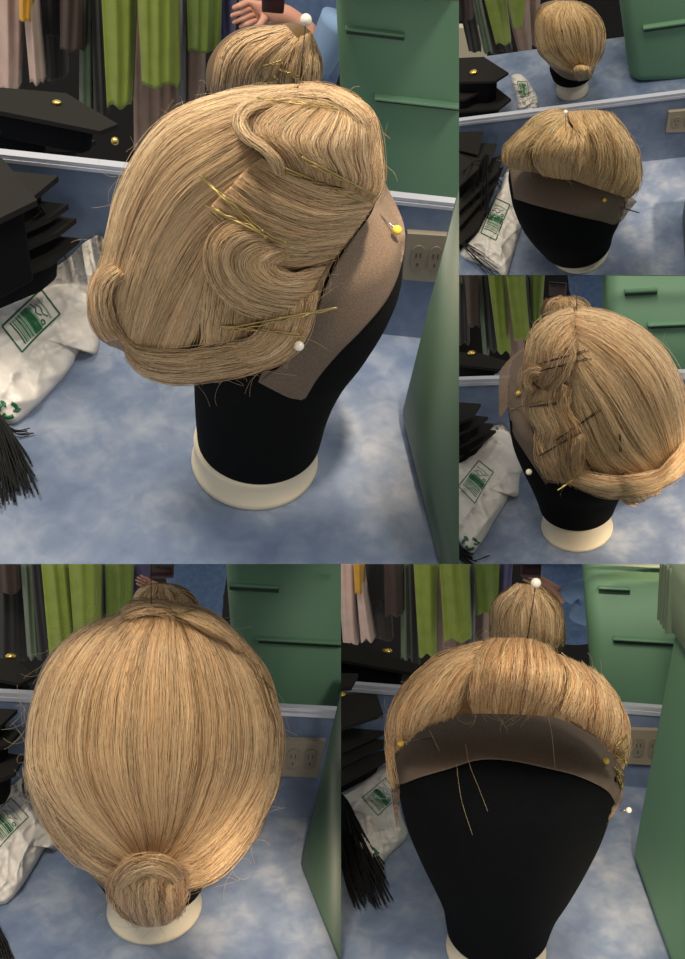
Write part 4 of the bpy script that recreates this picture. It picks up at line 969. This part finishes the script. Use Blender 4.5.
    tote_far(c, [z([(448, -90)])[0], z([(800, -90)])[0], z([(800, 330)])[0], z([(448, 330)])[0]], [(*z([(500, 50)])[0], *z([(600, 56)])[0], .012, .025), (*z([(570, 150)])[0], *z([(760, 156)])[0], .014, .03)],
             'green storage tote behind the many-pinned wig', rim=[z([(440, -90)])[0], z([(800, -90)])[0], z([(800, 8)])[0], z([(440, 6)])[0]])
    mirror_wig(c, z([(248, 120), (252, 90), (275, 68), (310, 62), (350, 64), (385, 80), (410, 105), (425, 130), (380, 150), (300, 150)]), .16, .05, HAIR_C, [[z(g) for g in [[(310, 66), (270, 80), (255, 120)], [(330, 66), (320, 90), (310, 130)], [(340, 66), (390, 90), (410, 130)]]]],
        'top of a reflected wig peeping over the crown of the many-pinned wig', n=160, w=.5)
    person(c, .6, [(262, *[459+v/3.031 for v in (330, 462)]), (285, *[459+v/3.031 for v in (335, 466)]), (310, *[459+v/3.031 for v in (350, 462)]), (330, *[459+v/3.031 for v in (360, 460)])], z([(330, 110), (305, 95)]), (z([(285, 88)])[0], z([(262, 82)])[0], 1),
           'person in blue denim holding a dark red phone above the many-pinned wig', phone=(z([(272, 18), (326, 22), (324, 60), (272, 58)]), 'dark red phone held above the many-pinned wig'))
    G = 'garments hanging behind the many-pinned wig'; k = .1474
    for a, b_, d_, e_, yb, col, off, lab in [(0, 24, 2, 50, 60, 'grey', .95, 'charcoal garment at the edge behind the many-pinned wig'), (30, 130, 60, 140, 350, 'brown', .9, 'dark brown garment behind the many-pinned wig'), (0, 60, 0, 70, 470, 'black', 1.0, 'long black garment at the edge behind the many-pinned wig'),
            (115, 165, 165, 205, 552, 'sage', .95, 'sage green garment behind the many-pinned wig'), (150, 215, 205, 275, 520, 'black', .93, 'black garment beside the lime ones behind the many-pinned wig'), (185, 300, 262, 350, 528, 'lime', .85, 'longer lime green garment behind the many-pinned wig'),
            (305, 440, 375, 480, 440, 'lime', .82, 'shorter lime green garment with a rounded hem behind the many-pinned wig'), (300, 420, 350, 440, 620, 'beige', .95, 'beige garment below the lime ones behind the many-pinned wig'),
            (440, 480, 480, 520, 330, 'pole', .9, 'slim grey garment behind the many-pinned wig'), (478, 588, 490, 560, 320, 'limed', .86, 'olive green garment by the reflected hand of the many-pinned wig')]:
        garment(c, 459+a*k, 459+b_*k, 262, 459+d_*k, 459+e_*k, 275+yb*k, col, off, lab, group=G)
    Cg = 'caps in the mirror behind the many-pinned wig'
    mortarboard(c, z([(-80, 232), (60, 236), (150, 262), (120, 285), (-80, 262)]), .10, 'upper black graduation cap with gold charm behind the many-pinned wig', True, group=Cg, charm=(z([(38, 240)])[0], 3.4))
    mortarboard(c, z([(-80, 268), (70, 268), (120, 290), (60, 308), (-80, 300)]), .05, 'lower black graduation cap behind the many-pinned wig', True, group=Cg, drop=.045)
    Cg = 'caps stacked beside the many-pinned wig'
    mortarboard(c, z([(-80, 380), (66, 390), (40, 430), (-80, 480)]), .13, 'topmost black graduation cap beside the many-pinned wig', group=Cg, drop=.1)
    mortarboard(c, z([(-80, 410), (88, 430), (60, 452), (-80, 520)]), .10, 'second black graduation cap beside the many-pinned wig', group=Cg, drop=.08)
    mortarboard(c, z([(-80, 440), (104, 450), (80, 478), (-80, 560)]), .07, 'third black graduation cap beside the many-pinned wig', group=Cg, drop=.06)
    mortarboard(c, z([(-80, 470), (112, 470), (60, 515), (-80, 600)]), .045, 'lowest black graduation cap beside the many-pinned wig', group=Cg, drop=.044)
    plastic_bag(c, z([(112, 455), (70, 482), (0, 542), (-70, 600), (-70, 740), (0, 800), (22, 838), (42, 842), (76, 800), (110, 740), (142, 690), (152, 664), (165, 672), (180, 664), (184, 610), (198, 575), (172, 515), (140, 460)]), z([(70, 640)])[0],
                z([(-2, 640), (60, 562), (104, 598), (48, 692)]), ((469.8, 543.5), 7), 'white plastic bag with green print and recycling mark beside the many-pinned wig', hgt=.04, seed=5, lines=1.)
    tassel(c, z([(-20, 790), (10, 850), (40, 870)]), 5, 'black cords at the corner of the bag beside the many-pinned wig', z=.02, w=.7, n=30, seed=2)
    tassel(c, z([(40, 866), (60, 862), (92, 848)]), 1.5, 'short stray black cord below the recycling mark of the many-pinned view', z=.008, w=.5, n=2, seed=6)

# ================================================================== BACK VIEW (bottom left)
def cell_back():
    c = Cell('back', (0, 564, 341, 959), 36, 1.14, (155, 908)); z = Zm(0, 564, 2.009)
    CELL_POOLS.append((c, (255, 900), 0.115, 190)); c.setwall((0, 803), (300, 818), (300, 716)); setting(c)
    outlet(c, [(282, 737), (326, 738), (318, 776), (278, 774)], 'beige power outlet on the wall behind the wig seen from the back')
    R = lambda rows: [(564+y/2.009, l/2.009, r/2.009) for y, l, r in rows]
    mannequin(c, R([(410, 110, 500), (480, 130, 480), (540, 160, 450), (600, 195, 425), (650, 224, 404), (690, 236, 392)]), z([(311, 692)])[0], 92.5/2.009, 12, bh=.04,
              label='black canvas mannequin head mostly hidden under the wig seen from the back')
    OUT = z([(44, 400), (50, 330), (60, 268), (88, 190), (138, 140), (190, 113), (236, 100), (250, 78), (298, 68), (370, 84), (430, 103), (490, 155), (528, 205), (556, 280), (566, 350), (560, 430), (540, 500), (502, 562), (462, 620), (425, 650), (385, 658), (370, 700), (335, 726), (292, 731), (255, 705), (226, 672), (192, 642), (150, 592), (110, 542), (75, 492), (50, 440)])
    rt = rootwig(c, z([(310, 380)])[0], 'smooth blonde wig seen from the back, combed down into a small low bun')
    st = Star(c, OUT, .125, lambda P: c.dy(P, c.Yb-.06), centre=z([(310, 400)])[0]); st.head = c.head
    w = Wig(c, st, HAIR_D, rt); w.base()
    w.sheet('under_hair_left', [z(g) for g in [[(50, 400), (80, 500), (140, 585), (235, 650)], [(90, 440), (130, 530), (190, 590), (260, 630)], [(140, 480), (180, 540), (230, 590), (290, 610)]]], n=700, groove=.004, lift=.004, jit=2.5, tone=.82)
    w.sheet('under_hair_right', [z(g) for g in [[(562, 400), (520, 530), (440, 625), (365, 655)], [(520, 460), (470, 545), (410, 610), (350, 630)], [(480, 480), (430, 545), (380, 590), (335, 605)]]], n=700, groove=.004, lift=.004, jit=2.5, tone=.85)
    w.sheet('back_hair', [z(g) for g in [[(238, 102), (150, 140), (82, 225), (54, 330), (58, 410), (100, 490), (190, 560), (262, 600)], [(262, 98), (188, 155), (128, 255), (106, 350), (120, 440), (170, 520), (240, 575), (285, 597)], [(285, 96), (245, 170), (206, 270), (192, 360), (206, 450), (242, 520), (280, 570), (300, 592)],
        [(305, 98), (298, 190), (288, 280), (284, 370), (290, 450), (298, 520), (306, 565), (312, 590)], [(325, 100), (360, 185), (382, 275), (388, 360), (378, 450), (350, 520), (325, 565), (318, 590)], [(350, 104), (420, 180), (460, 275), (472, 365), (455, 450), (405, 520), (350, 570), (325, 594)], [(385, 112), (470, 180), (525, 270), (542, 365), (520, 460), (455, 540), (380, 590), (335, 602)],
        [(420, 122), (505, 190), (550, 280), (563, 365), (548, 470), (480, 560), (400, 610), (340, 618)]]], n=4200, w=.5, groove=.0035, lift=.006, bulge=.004, freq=13, tip=.1)
    w.sheet('crown_lock', [z(g) for g in [[(245, 92), (270, 74), (310, 70), (350, 78)], [(242, 102), (275, 88), (315, 84), (355, 94)], [(250, 112), (280, 102), (318, 98), (360, 106)]]], n=260, lift=.008, bulge=.012)
    w.sheet('crown_twist', [z(g) for g in [[(335, 74), (385, 82), (435, 104), (480, 145), (496, 170)], [(340, 86), (385, 100), (430, 122), (468, 150), (490, 176)], [(348, 98), (385, 118), (425, 140), (460, 158), (482, 180)]]], n=320, lift=.014, bulge=.016)
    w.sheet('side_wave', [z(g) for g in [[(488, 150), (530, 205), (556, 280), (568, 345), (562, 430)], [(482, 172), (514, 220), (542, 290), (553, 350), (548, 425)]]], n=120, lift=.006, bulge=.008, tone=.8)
    w.sheet('bun', [z(g) for g in [[(255, 598), (222, 630), (222, 668), (252, 704)], [(292, 592), (250, 640), (250, 690), (285, 728)], [(330, 592), (305, 650), (305, 700), (318, 728)], [(352, 600), (352, 650), (350, 695), (342, 722)], [(368, 608), (374, 640), (372, 668), (360, 700)]]], n=720, bulge=.03, lift=.014, jit=3.2, groove=.004, tone=.95)
    w.sheet('bun_wrap', [z(g) for g in [[(228, 636), (255, 600), (305, 586), (350, 600), (372, 630)], [(236, 652), (265, 620), (300, 606), (340, 618), (360, 640)], [(246, 668), (275, 642), (298, 626), (325, 634), (345, 650)]]], n=380, bulge=.014, lift=.034, jit=3, groove=.004, tone=.9)
    w.strays(150, (10, 36), .13); w.strays(40, (14, 40), .13, box=(-3.1, -1.7))
    w.bvh()
    ball_pin(c, w, z([(303, -6)])[0], z([(304, 84)])[0], .6, 'long dark pin standing upright in the crown of the wig seen from the back', 'darkwire', 'darkwire', .5, lift=0)
    bobby(c, w, z([(548, 252)])[0], z([(514, 222)])[0], 'small bobby pin at the upper side edge of the wig seen from the back', .5, 4, m='gilt', group=None)
    bobby(c, w, z([(400, 88)])[0], z([(345, 106)])[0], 'small bobby pin across the crown of the wig seen from the back', .4, 2, m='gilt', group=None)
    tote_near(c, (295, 866), (331, 959), (350, 628), 'shaded green plastic storage tote beside the wig seen from the back')
    ld = [(228, 585, 279, 588, .010, .02), (256, 638, 345, 643, .012, .03), (300, 567, 345, 571, .010, .02)]
    tote_far(c, [(220, 520), (460, 520), (460, 760), (236, 730)], ld[:2], 'green storage tote with moulded ledges behind the wig seen from the back', rim=[(219, 530), (460, 530), (460, 571), (219, 561)])
    mirror_wig(c, z([(262, 88), (270, 58), (290, 42), (330, 37), (370, 46), (398, 75), (402, 110), (370, 130), (300, 130), (266, 120)]), .16, .05, HAIR_A, [[z(g) for g in [[(300, 42), (272, 60), (266, 110)], [(320, 40), (315, 70), (310, 120)], [(345, 42), (390, 70), (398, 115)]]]],
        'top of a reflected wig behind the crown of the wig seen from the back', n=180, w=.6)
    person(c, .6, [(540, 164, 226), (575, 166, 226), (610, 172, 222), (650, 176, 224)], [(165, 590), (158, 586)], ((150, 584), (140, 580), 1), 'person in blue denim with a phone behind the wig seen from the back',
           phone=(z([(302, -16), (350, -14), (350, 26), (304, 26)]), 'dark phone above the wig seen from the back'))
    G = 'garments hanging behind the wig seen from the back'; k = 1/2.009
    for a, b_, d_, e_, yb, col, off, lab in [(-10, 30, -10, 34, 60, 'brown', .92, 'brown garment behind the wig seen from the back'), (-10, 40, -10, 50, 200, 'black', 1.0, 'long black garment behind the wig seen from the back'), (38, 60, 55, 78, 190, 'sage', .95, 'sage green garment behind the wig seen from the back'),
            (58, 80, 78, 108, 190, 'black', .93, 'narrow black garment behind the wig seen from the back'), (78, 134, 100, 150, 190, 'lime', .85, 'longest lime garment behind the wig seen from the back'), (134, 202, 150, 200, 168, 'lime', .82, 'middle lime garment behind the wig seen from the back'),
            (200, 216, 205, 218, 140, 'pole', .9, 'slim grey garment behind the wig seen from the back'), (210, 268, 214, 262, 120, 'limed', .86, 'olive green garment behind the wig seen from the back'), (266, 302, 266, 296, 60, 'purple', .9, 'purple grey garment behind the wig seen from the back'), (380, 440, 380, 440, 120, 'purple', .95, 'blue grey garment beside the mirrored tote of the back view')]:
        garment(c, a*k, b_*k, 540, d_*k, e_*k, 564+yb*k, col, off, lab, group=G)
    Cg = 'caps in the mirror of the back view'
    mortarboard(c, z([(-80, 188), (30, 190), (72, 225), (40, 240), (-80, 215)]), .08, 'upper black graduation cap with gold charm in the mirror of the back view', True, group=Cg, charm=(z([(22, 188)])[0], 4))
    mortarboard(c, z([(-80, 222), (30, 222), (60, 245), (20, 256), (-80, 250)]), .04, 'lower black graduation cap in the mirror of the back view', True, group=Cg, drop=.035)
    Cg = 'caps stacked beside the wig seen from the back'
    mortarboard(c, z([(-100, 285), (35, 292), (0, 325), (-100, 350)]), .13, 'topmost black graduation cap beside the wig seen from the back', group=Cg, drop=.1)
    mortarboard(c, z([(-100, 320), (40, 335), (20, 360), (-100, 400)]), .10, 'middle black graduation cap beside the wig seen from the back', group=Cg, drop=.08)
    mortarboard(c, z([(-100, 360), (48, 385), (30, 420), (-100, 470)]), .06, 'lowest black graduation cap beside the wig seen from the back', group=Cg, drop=.055)
    plastic_bag(c, z([(-60, 490), (0, 458), (30, 440), (45, 430), (60, 440), (85, 470), (95, 505), (112, 530), (118, 562), (104, 572), (94, 566), (70, 605), (45, 645), (20, 675), (0, 684), (-60, 690)]), z([(30, 560)])[0],
                z([(-44, 530), (22, 470), (57, 508), (-6, 574)]), None, 'white plastic bag with half a green print beside the wig seen from the back', hgt=.03, seed=7, lines=1.1)
    tassel(c, z([(-30, 690), (-14, 730), (6, 790)]), 9, 'black cord tassel at the corner of the back view', z=.02, w=1., n=50, seed=4)

# ================================================================== FRONT VIEW (bottom right)
def cell_front():
    c = Cell('front', (341, 564, 685, 959), 34, 1.07, (496, 952)); z = Zm(341, 564, 1.991)
    CELL_POOLS.append((c, (590, 900), 0.11, 190)); c.setwall((341, 758), (625, 786), (625, 713)); setting(c)
    outlet(c, [(628, 727), (668, 728), (662, 764), (624, 762)], 'beige power outlet on the wall beside the front-facing black canvas face')
    R = lambda rows: [(564+y/1.991, 341+l/1.991, 341+r/1.991) for y, l, r in rows]
    mannequin(c, R([(395, 112, 540), (410, 112, 540), (440, 114, 535), (500, 128, 516), (560, 152, 490), (620, 180, 460), (670, 201, 432), (710, 209, 416), (750, 214, 404)]), z([(308, 768)])[0], 97/1.991, 12, bh=.03,
              label='front-facing black canvas mannequin head, its whole blank face showing below the lace')
    OUT = z([(98, 350), (92, 325), (97, 294), (120, 258), (150, 222), (190, 188), (240, 163), (300, 148), (360, 146), (400, 158), (440, 182), (482, 200), (522, 235), (556, 285), (569, 330), (566, 372), (555, 376), (520, 350), (470, 320), (420, 302), (350, 297), (280, 296), (222, 304), (180, 318), (140, 337), (112, 350)])
    rt = rootwig(c, z([(330, 230)])[0], 'golden wig seen straight from the front, swept up in three waves above brown lace')
    k = .05
    st = Star(c, OUT, .075, lambda P: c.dy(P, c.Yb-k), centre=z([(330, 226)])[0]); st.head = c.head
    w = Wig(c, st, HAIR_E, rt); w.base()
    w.sheet('left_side_hair', [z(g) for g in [[(100, 300), (92, 340), (94, 400), (104, 450)], [(112, 300), (102, 345), (100, 400), (106, 445)]]], n=120, lift=.0, bulge=.006, tone=.9)
    w.sheet('left_wave', [z(g) for g in [[(285, 156), (200, 184), (140, 232), (104, 285), (94, 335), (98, 388)], [(288, 166), (214, 198), (162, 246), (126, 292), (112, 330), (112, 372)], [(286, 178), (234, 212), (192, 256), (158, 292), (142, 322), (134, 350)], [(284, 190), (248, 220), (214, 258), (190, 290), (178, 306), (170, 324)], [(276, 200), (254, 224), (238, 262), (230, 284), (226, 296), (222, 306)]]], n=1300, w=.5, groove=.0045, lift=.002, bulge=.014, jit=2.2)
    w.sheet('right_wave', [z(g) for g in [[(432, 178), (448, 215), (440, 250), (428, 280), (422, 304)], [(448, 186), (470, 225), (470, 262), (466, 292), (455, 316)], [(475, 198), (508, 240), (518, 280), (514, 310), (500, 338)], [(500, 214), (538, 262), (550, 300), (548, 335), (536, 372)], [(515, 228), (554, 282), (568, 325), (572, 365), (562, 410)]]], n=1100, w=.5, groove=.0045, lift=.002, bulge=.014, jit=2.2)
    w.sheet('forehead_wave', [z(g) for g in [[(300, 148), (272, 182), (262, 220), (258, 258), (262, 298)], [(325, 147), (298, 186), (284, 228), (284, 262), (292, 298)], [(350, 146), (338, 190), (325, 230), (322, 262), (328, 299)], [(375, 148), (378, 190), (368, 230), (362, 262), (362, 300)], [(398, 156), (415, 195), (412, 235), (404, 268), (396, 302)], [(415, 166), (440, 205), (442, 245), (430, 276), (418, 304)]]], n=1400, w=.5, groove=.0045, lift=.004, bulge=.022, pw=2.2, jit=2.2)
    w.strays(100, (8, 30), .13)
    lace(c, w, z([(104, 380), (130, 340), (170, 308), (222, 288), (280, 280), (350, 284), (420, 290), (470, 305), (520, 340), (560, 390), (566, 430)]), z([(104, 430), (115, 440), (160, 424), (215, 408), (262, 393), (300, 389), (350, 394), (410, 407), (470, 422), (528, 450), (548, 480)]), lift=.004)
    lace(c, w, z([(96, 390), (104, 430), (118, 440)]), z([(100, 450), (106, 500), (112, 532)]), lift=-.002, name='lace_flap', mt='laceflap')
    lace(c, w, z([(528, 450), (545, 440), (562, 440)]), z([(512, 542), (535, 510), (560, 470)]), lift=-.002, name='lace_flap', mt='laceflap')
    w.lines([z([(248, 358), (256, 400), (272, 440), (292, 492)]), z([(412, 300), (420, 340), (426, 405)]), z([(176, 330), (190, 360), (196, 372)]), z([(230, 400), (240, 470), (262, 540)])], .12, lift=.012)
    w.bvh()
    ball_pin(c, w, z([(388, 38)])[0], z([(371, 150)])[0], 5.2, 'long pin with a large pearl head upright in the crown of the front-facing wig', 'pearl', 'darkwire', .6, lift=0)
    ball_pin(c, w, z([(119, 355)])[0], z([(183, 346)])[0], 3.8, 'long steel pin with a yellow ball head lying on the lace of the front-facing wig', 'yellow', 'steel', .8, lift=.012)
    ball_pin(c, w, z([(528, 392)])[0], z([(526, 392)])[0], 3.2, 'yellow ball pin seen end on in the lace of the front-facing wig', 'yellow', 'steel', .8)
    ball_pin(c, w, z([(573, 490)])[0], z([(556, 491)])[0], 3, 'small pearl pin jutting from the lace edge of the front-facing wig', 'pearl', 'steel', .7, lift=0)
    for p, q, t in [((568, 342), (548, 366), 'highest'), ((572, 362), (550, 390), 'second'), ((568, 396), (550, 378), 'third'), ((562, 420), (546, 402), 'fourth'), ((562, 446), (552, 420), 'lowest')]:
        bobby(c, w, z([p])[0], z([q])[0], 'gilt bobby pin, %s of the cluster at the side of the front-facing wig' % t, .7, 2.6, group=None)
    # near tote with ribbed lid
    ro, (A, B, tA, tB, side, al, sh) = tote_near(c, (628, 858), (663, 959), (673, 620), 'green plastic storage tote with a ribbed lid beside the front-facing canvas face', ztop=.27, m='tote')
    lo = tA-al*.02-side*.014; hh = .10
    P = [lo-Vector((0, 0, .0)), lo+al*.5, lo+al*.5+side*.5, lo+side*.5]
    lid = build(c, 'lid', *prism(P, [p+Vector((0, 0, hh))-(Vector((0, 0, 0)))+side*(-.004) for p in P]), M['tote_rim'], ro, mods=[('BEVEL', dict(width=.008, segments=4))])
    for q in range(4):
        o = lo+al*(.015+q*.014)-side*.007
        build(c, 'lid_rib', *boxl(o, al*.006, side*.01, Vector((0, 0, hh*.95))), M['tote_rim'], lid, smooth=False)
    tote_far(c, [(578, 520), (800, 520), (800, 760), (594, 724)], [(598, 588, 630, 590, .010, .02), (612, 638, 700, 643, .012, .03)], 'green storage tote with moulded ledges behind the front-facing wig', rim=[(577, 530), (800, 530), (800, 577), (577, 565)])
    mirror_wig(c, z([(294, 118), (300, 76), (330, 46), (365, 37), (410, 45), (440, 80), (448, 130), (442, 172), (400, 190), (340, 190), (300, 160)]), .16, .07, HAIR_A,
        [[z(g) for g in [[(355, 40), (305, 75), (298, 150)], [(362, 40), (335, 80), (330, 170)], [(370, 40), (370, 90), (372, 175)], [(380, 42), (410, 85), (412, 170)], [(390, 44), (438, 90), (444, 165)]]]], 'pale reflected wig seen from behind above the front-facing wig', n=700, w=.6)
    person(c, .65, [(540, 530, 592), (566, 534, 590), (585, 540, 586), (640, 552, 590)], [(566, 602), (552, 586)], (z([(405, 40)])[0], z([(375, 30)])[0], 1), 'person in light blue denim holding a phone behind the front-facing wig',
           phone=([(520, 550), (543, 552), (541, 577), (521, 576)], 'dark phone held up behind the front-facing wig'), cuff=(z([(448, 66), (470, 50), (490, 62), (480, 110)]), 9, 13))
    G = 'garments hanging behind the front-facing wig'
    for a, b_, y0, d_, e_, yb, col, off, lab in [(335, 353, 540, 343, 357, 645, 'pink', .9, 'pale pink garment behind the front-facing wig'), (352, 358, 540, 361, 374, 641, 'pink', .88, 'pale pink sleeve with rounded cuff behind the front-facing wig'), (352, 362, 540, 355, 363, 594, 'yellow', .86, 'mustard yellow garment hem behind the front-facing wig'),
            (362, 386, 540, 364, 386, 602, 'black', .95, 'black garment behind the front-facing wig'), (350, 386, 560, 358, 392, 640, 'grey', 1.0, 'charcoal garment hanging low behind the front-facing wig'), (384, 402, 540, 385, 402, 616, 'brown', .9, 'brown jacket behind the front-facing wig'),
            (400, 409, 540, 401, 411, 660, 'sage', .95, 'sage green garment behind the front-facing wig'), (408, 414, 540, 411, 419, 665, 'black', .93, 'narrow black garment behind the front-facing wig'), (412, 438, 540, 419, 436, 656, 'lime', .85, 'longest lime garment behind the front-facing wig'),
            (438, 468, 540, 444, 471, 641, 'lime', .82, 'bright lime garment with a button behind the front-facing wig'), (434, 470, 560, 436, 470, 670, 'beige', .95, 'beige garment below the lime ones behind the front-facing wig'), (467, 475, 540, 469, 475, 660, 'pole', .9, 'slim grey garment behind the front-facing wig'),
            (474, 500, 540, 476, 497, 614, 'limed', .86, 'olive green garment by the mirrored wig of the front view'), (474, 492, 560, 474, 490, 650, 'beige', .94, 'beige garment below the olive one of the front view'), (498, 514, 540, 499, 510, 596, 'purple', .9, 'purple grey garment by the mirrored hand of the front view')]:
        garment(c, a, b_, y0, d_, e_, yb, col, off, lab, group=G)
    Cg = 'caps in the mirror behind the front-facing wig'
    mortarboard(c, z([(-60, 150), (20, 158), (168, 204), (140, 216), (-60, 180)]), .11, 'topmost black graduation cap with gold charm behind the front-facing wig', True, group=Cg, charm=(z([(92, 176)])[0], 4))
    mortarboard(c, z([(-60, 190), (100, 195), (80, 210), (-60, 208)]), .07, 'middle black graduation cap behind the front-facing wig', True, group=Cg)
    mortarboard(c, z([(-60, 222), (140, 215), (120, 238), (-60, 245)]), .035, 'lowest black graduation cap behind the front-facing wig', True, group=Cg, drop=.03)
    Cg = 'caps stacked beside the front-facing canvas face'
    mortarboard(c, z([(-60, 215), (34, 218), (20, 245), (-60, 250)]), .10, 'upright topmost black graduation cap near the mirror edge beside the canvas face', group=Cg, drop=.012)
    mortarboard(c, z([(-60, 262), (70, 255), (84, 298), (-60, 345)]), .075, 'broad black graduation cap catching light beside the canvas face', group=Cg, drop=.015, charm=(z([(-2, 264)])[0], 5))
    mortarboard(c, z([(-60, 350), (88, 308), (92, 330), (-60, 400)]), .058, 'black graduation cap third down beside the canvas face', group=Cg, drop=.014)
    mortarboard(c, z([(-60, 385), (92, 336), (98, 352), (-60, 430)]), .042, 'black graduation cap fourth down beside the canvas face', group=Cg, drop=.012)
    mortarboard(c, z([(-60, 420), (98, 366), (98, 384), (-60, 470)]), .028, 'lowest black graduation cap above the white bag beside the canvas face', group=Cg, drop=.025)
    plastic_bag(c, z([(104, 395), (40, 436), (0, 464), (-30, 500), (-10, 540), (30, 580), (55, 594), (78, 598), (100, 575), (132, 540), (122, 505), (110, 450)]), z([(60, 500)])[0],
                [(362.3, 797.6), (385.5, 778), (400, 796), (378, 815.4)], ((369.4, 853.5), 7), 'white plastic bag with pale green print partly under a tassel beside the canvas face', hgt=.03, seed=9, lines=.9)
    tassel(c, z([(-4, 460), (24, 560), (62, 660)]), 17, 'thick frayed black tassel on the counter in front of the white bag', z=.04, w=.9, n=150, seed=8, cord=z([(-10, 440), (8, 490), (20, 540)]))

for f in (cell_side, cell_high, cell_pins, cell_back, cell_front): f()

# ------------------------------------------------------------------ camera, light, look
cam = bpy.data.cameras.new('camera'); co = bpy.data.objects.new('camera', cam); COL.objects.link(co)
co.matrix_world = CAM; cam.sensor_fit = 'VERTICAL'; cam.sensor_height = 24; cam.sensor_width = 24*W_/H_
cam.lens = 24*F/H_; cam.clip_start = .01; SC.camera = co
wd = bpy.data.worlds.new('room_light'); SC.world = wd; wd.use_nodes = True
wd.node_tree.nodes['Background'].inputs[0].default_value = (*s2l((235, 232, 225)), 1); wd.node_tree.nodes['Background'].inputs[1].default_value = .62
def area(name, pos, aim, size, power, col):
    l = bpy.data.lights.new(name, 'AREA'); l.size = size; l.energy = power; l.color = s2l(col)
    o = bpy.data.objects.new(name, l); COL.objects.link(o)
    p = CAM @ Vector(pos); a = CAM @ Vector(aim); o.location = p
    o.rotation_euler = (a-p).to_track_quat('-Z', 'Y').to_euler(); return o
area('ceiling_lamp', (-.5, 1.7, .9), (0, 0, -1), 0.7, 56, (255, 240, 218))
area('ceiling_lamp', (1.3, 1.5, 1.2), (0, 0, -1), .5, 26, (255, 244, 228))
for cc, px, rad, pw in CELL_POOLS:  # added spots, not room lamps: each makes a bright pool on a counter
    l = bpy.data.lights.new('added_pool_spot', 'SPOT'); tgt = cc.M @ cc.onz(*px, 0); pos = CAM @ Vector(dict(side=(.25, .75, .35), high=(.7, .7, .1), pins=(.62, .3, .1), back=(.05, .06, .1), front=(.2, .05, .1))[cc.name])
    l.spot_size = 2*math.atan(rad/(tgt-pos).length); l.spot_blend = 1.; l.shadow_soft_size = .05; l.energy = pw; l.color = s2l((255, 226, 190))
    o = bpy.data.objects.new('added_pool_spot', l); COL.objects.link(o); o.location = pos; o.rotation_euler = (tgt-pos).to_track_quat('-Z', 'Y').to_euler()
vs = SC.view_settings; vs.view_transform = 'Standard'; vs.look = 'None'; vs.exposure = 0.0; vs.gamma = 1; vs.use_curve_mapping = False
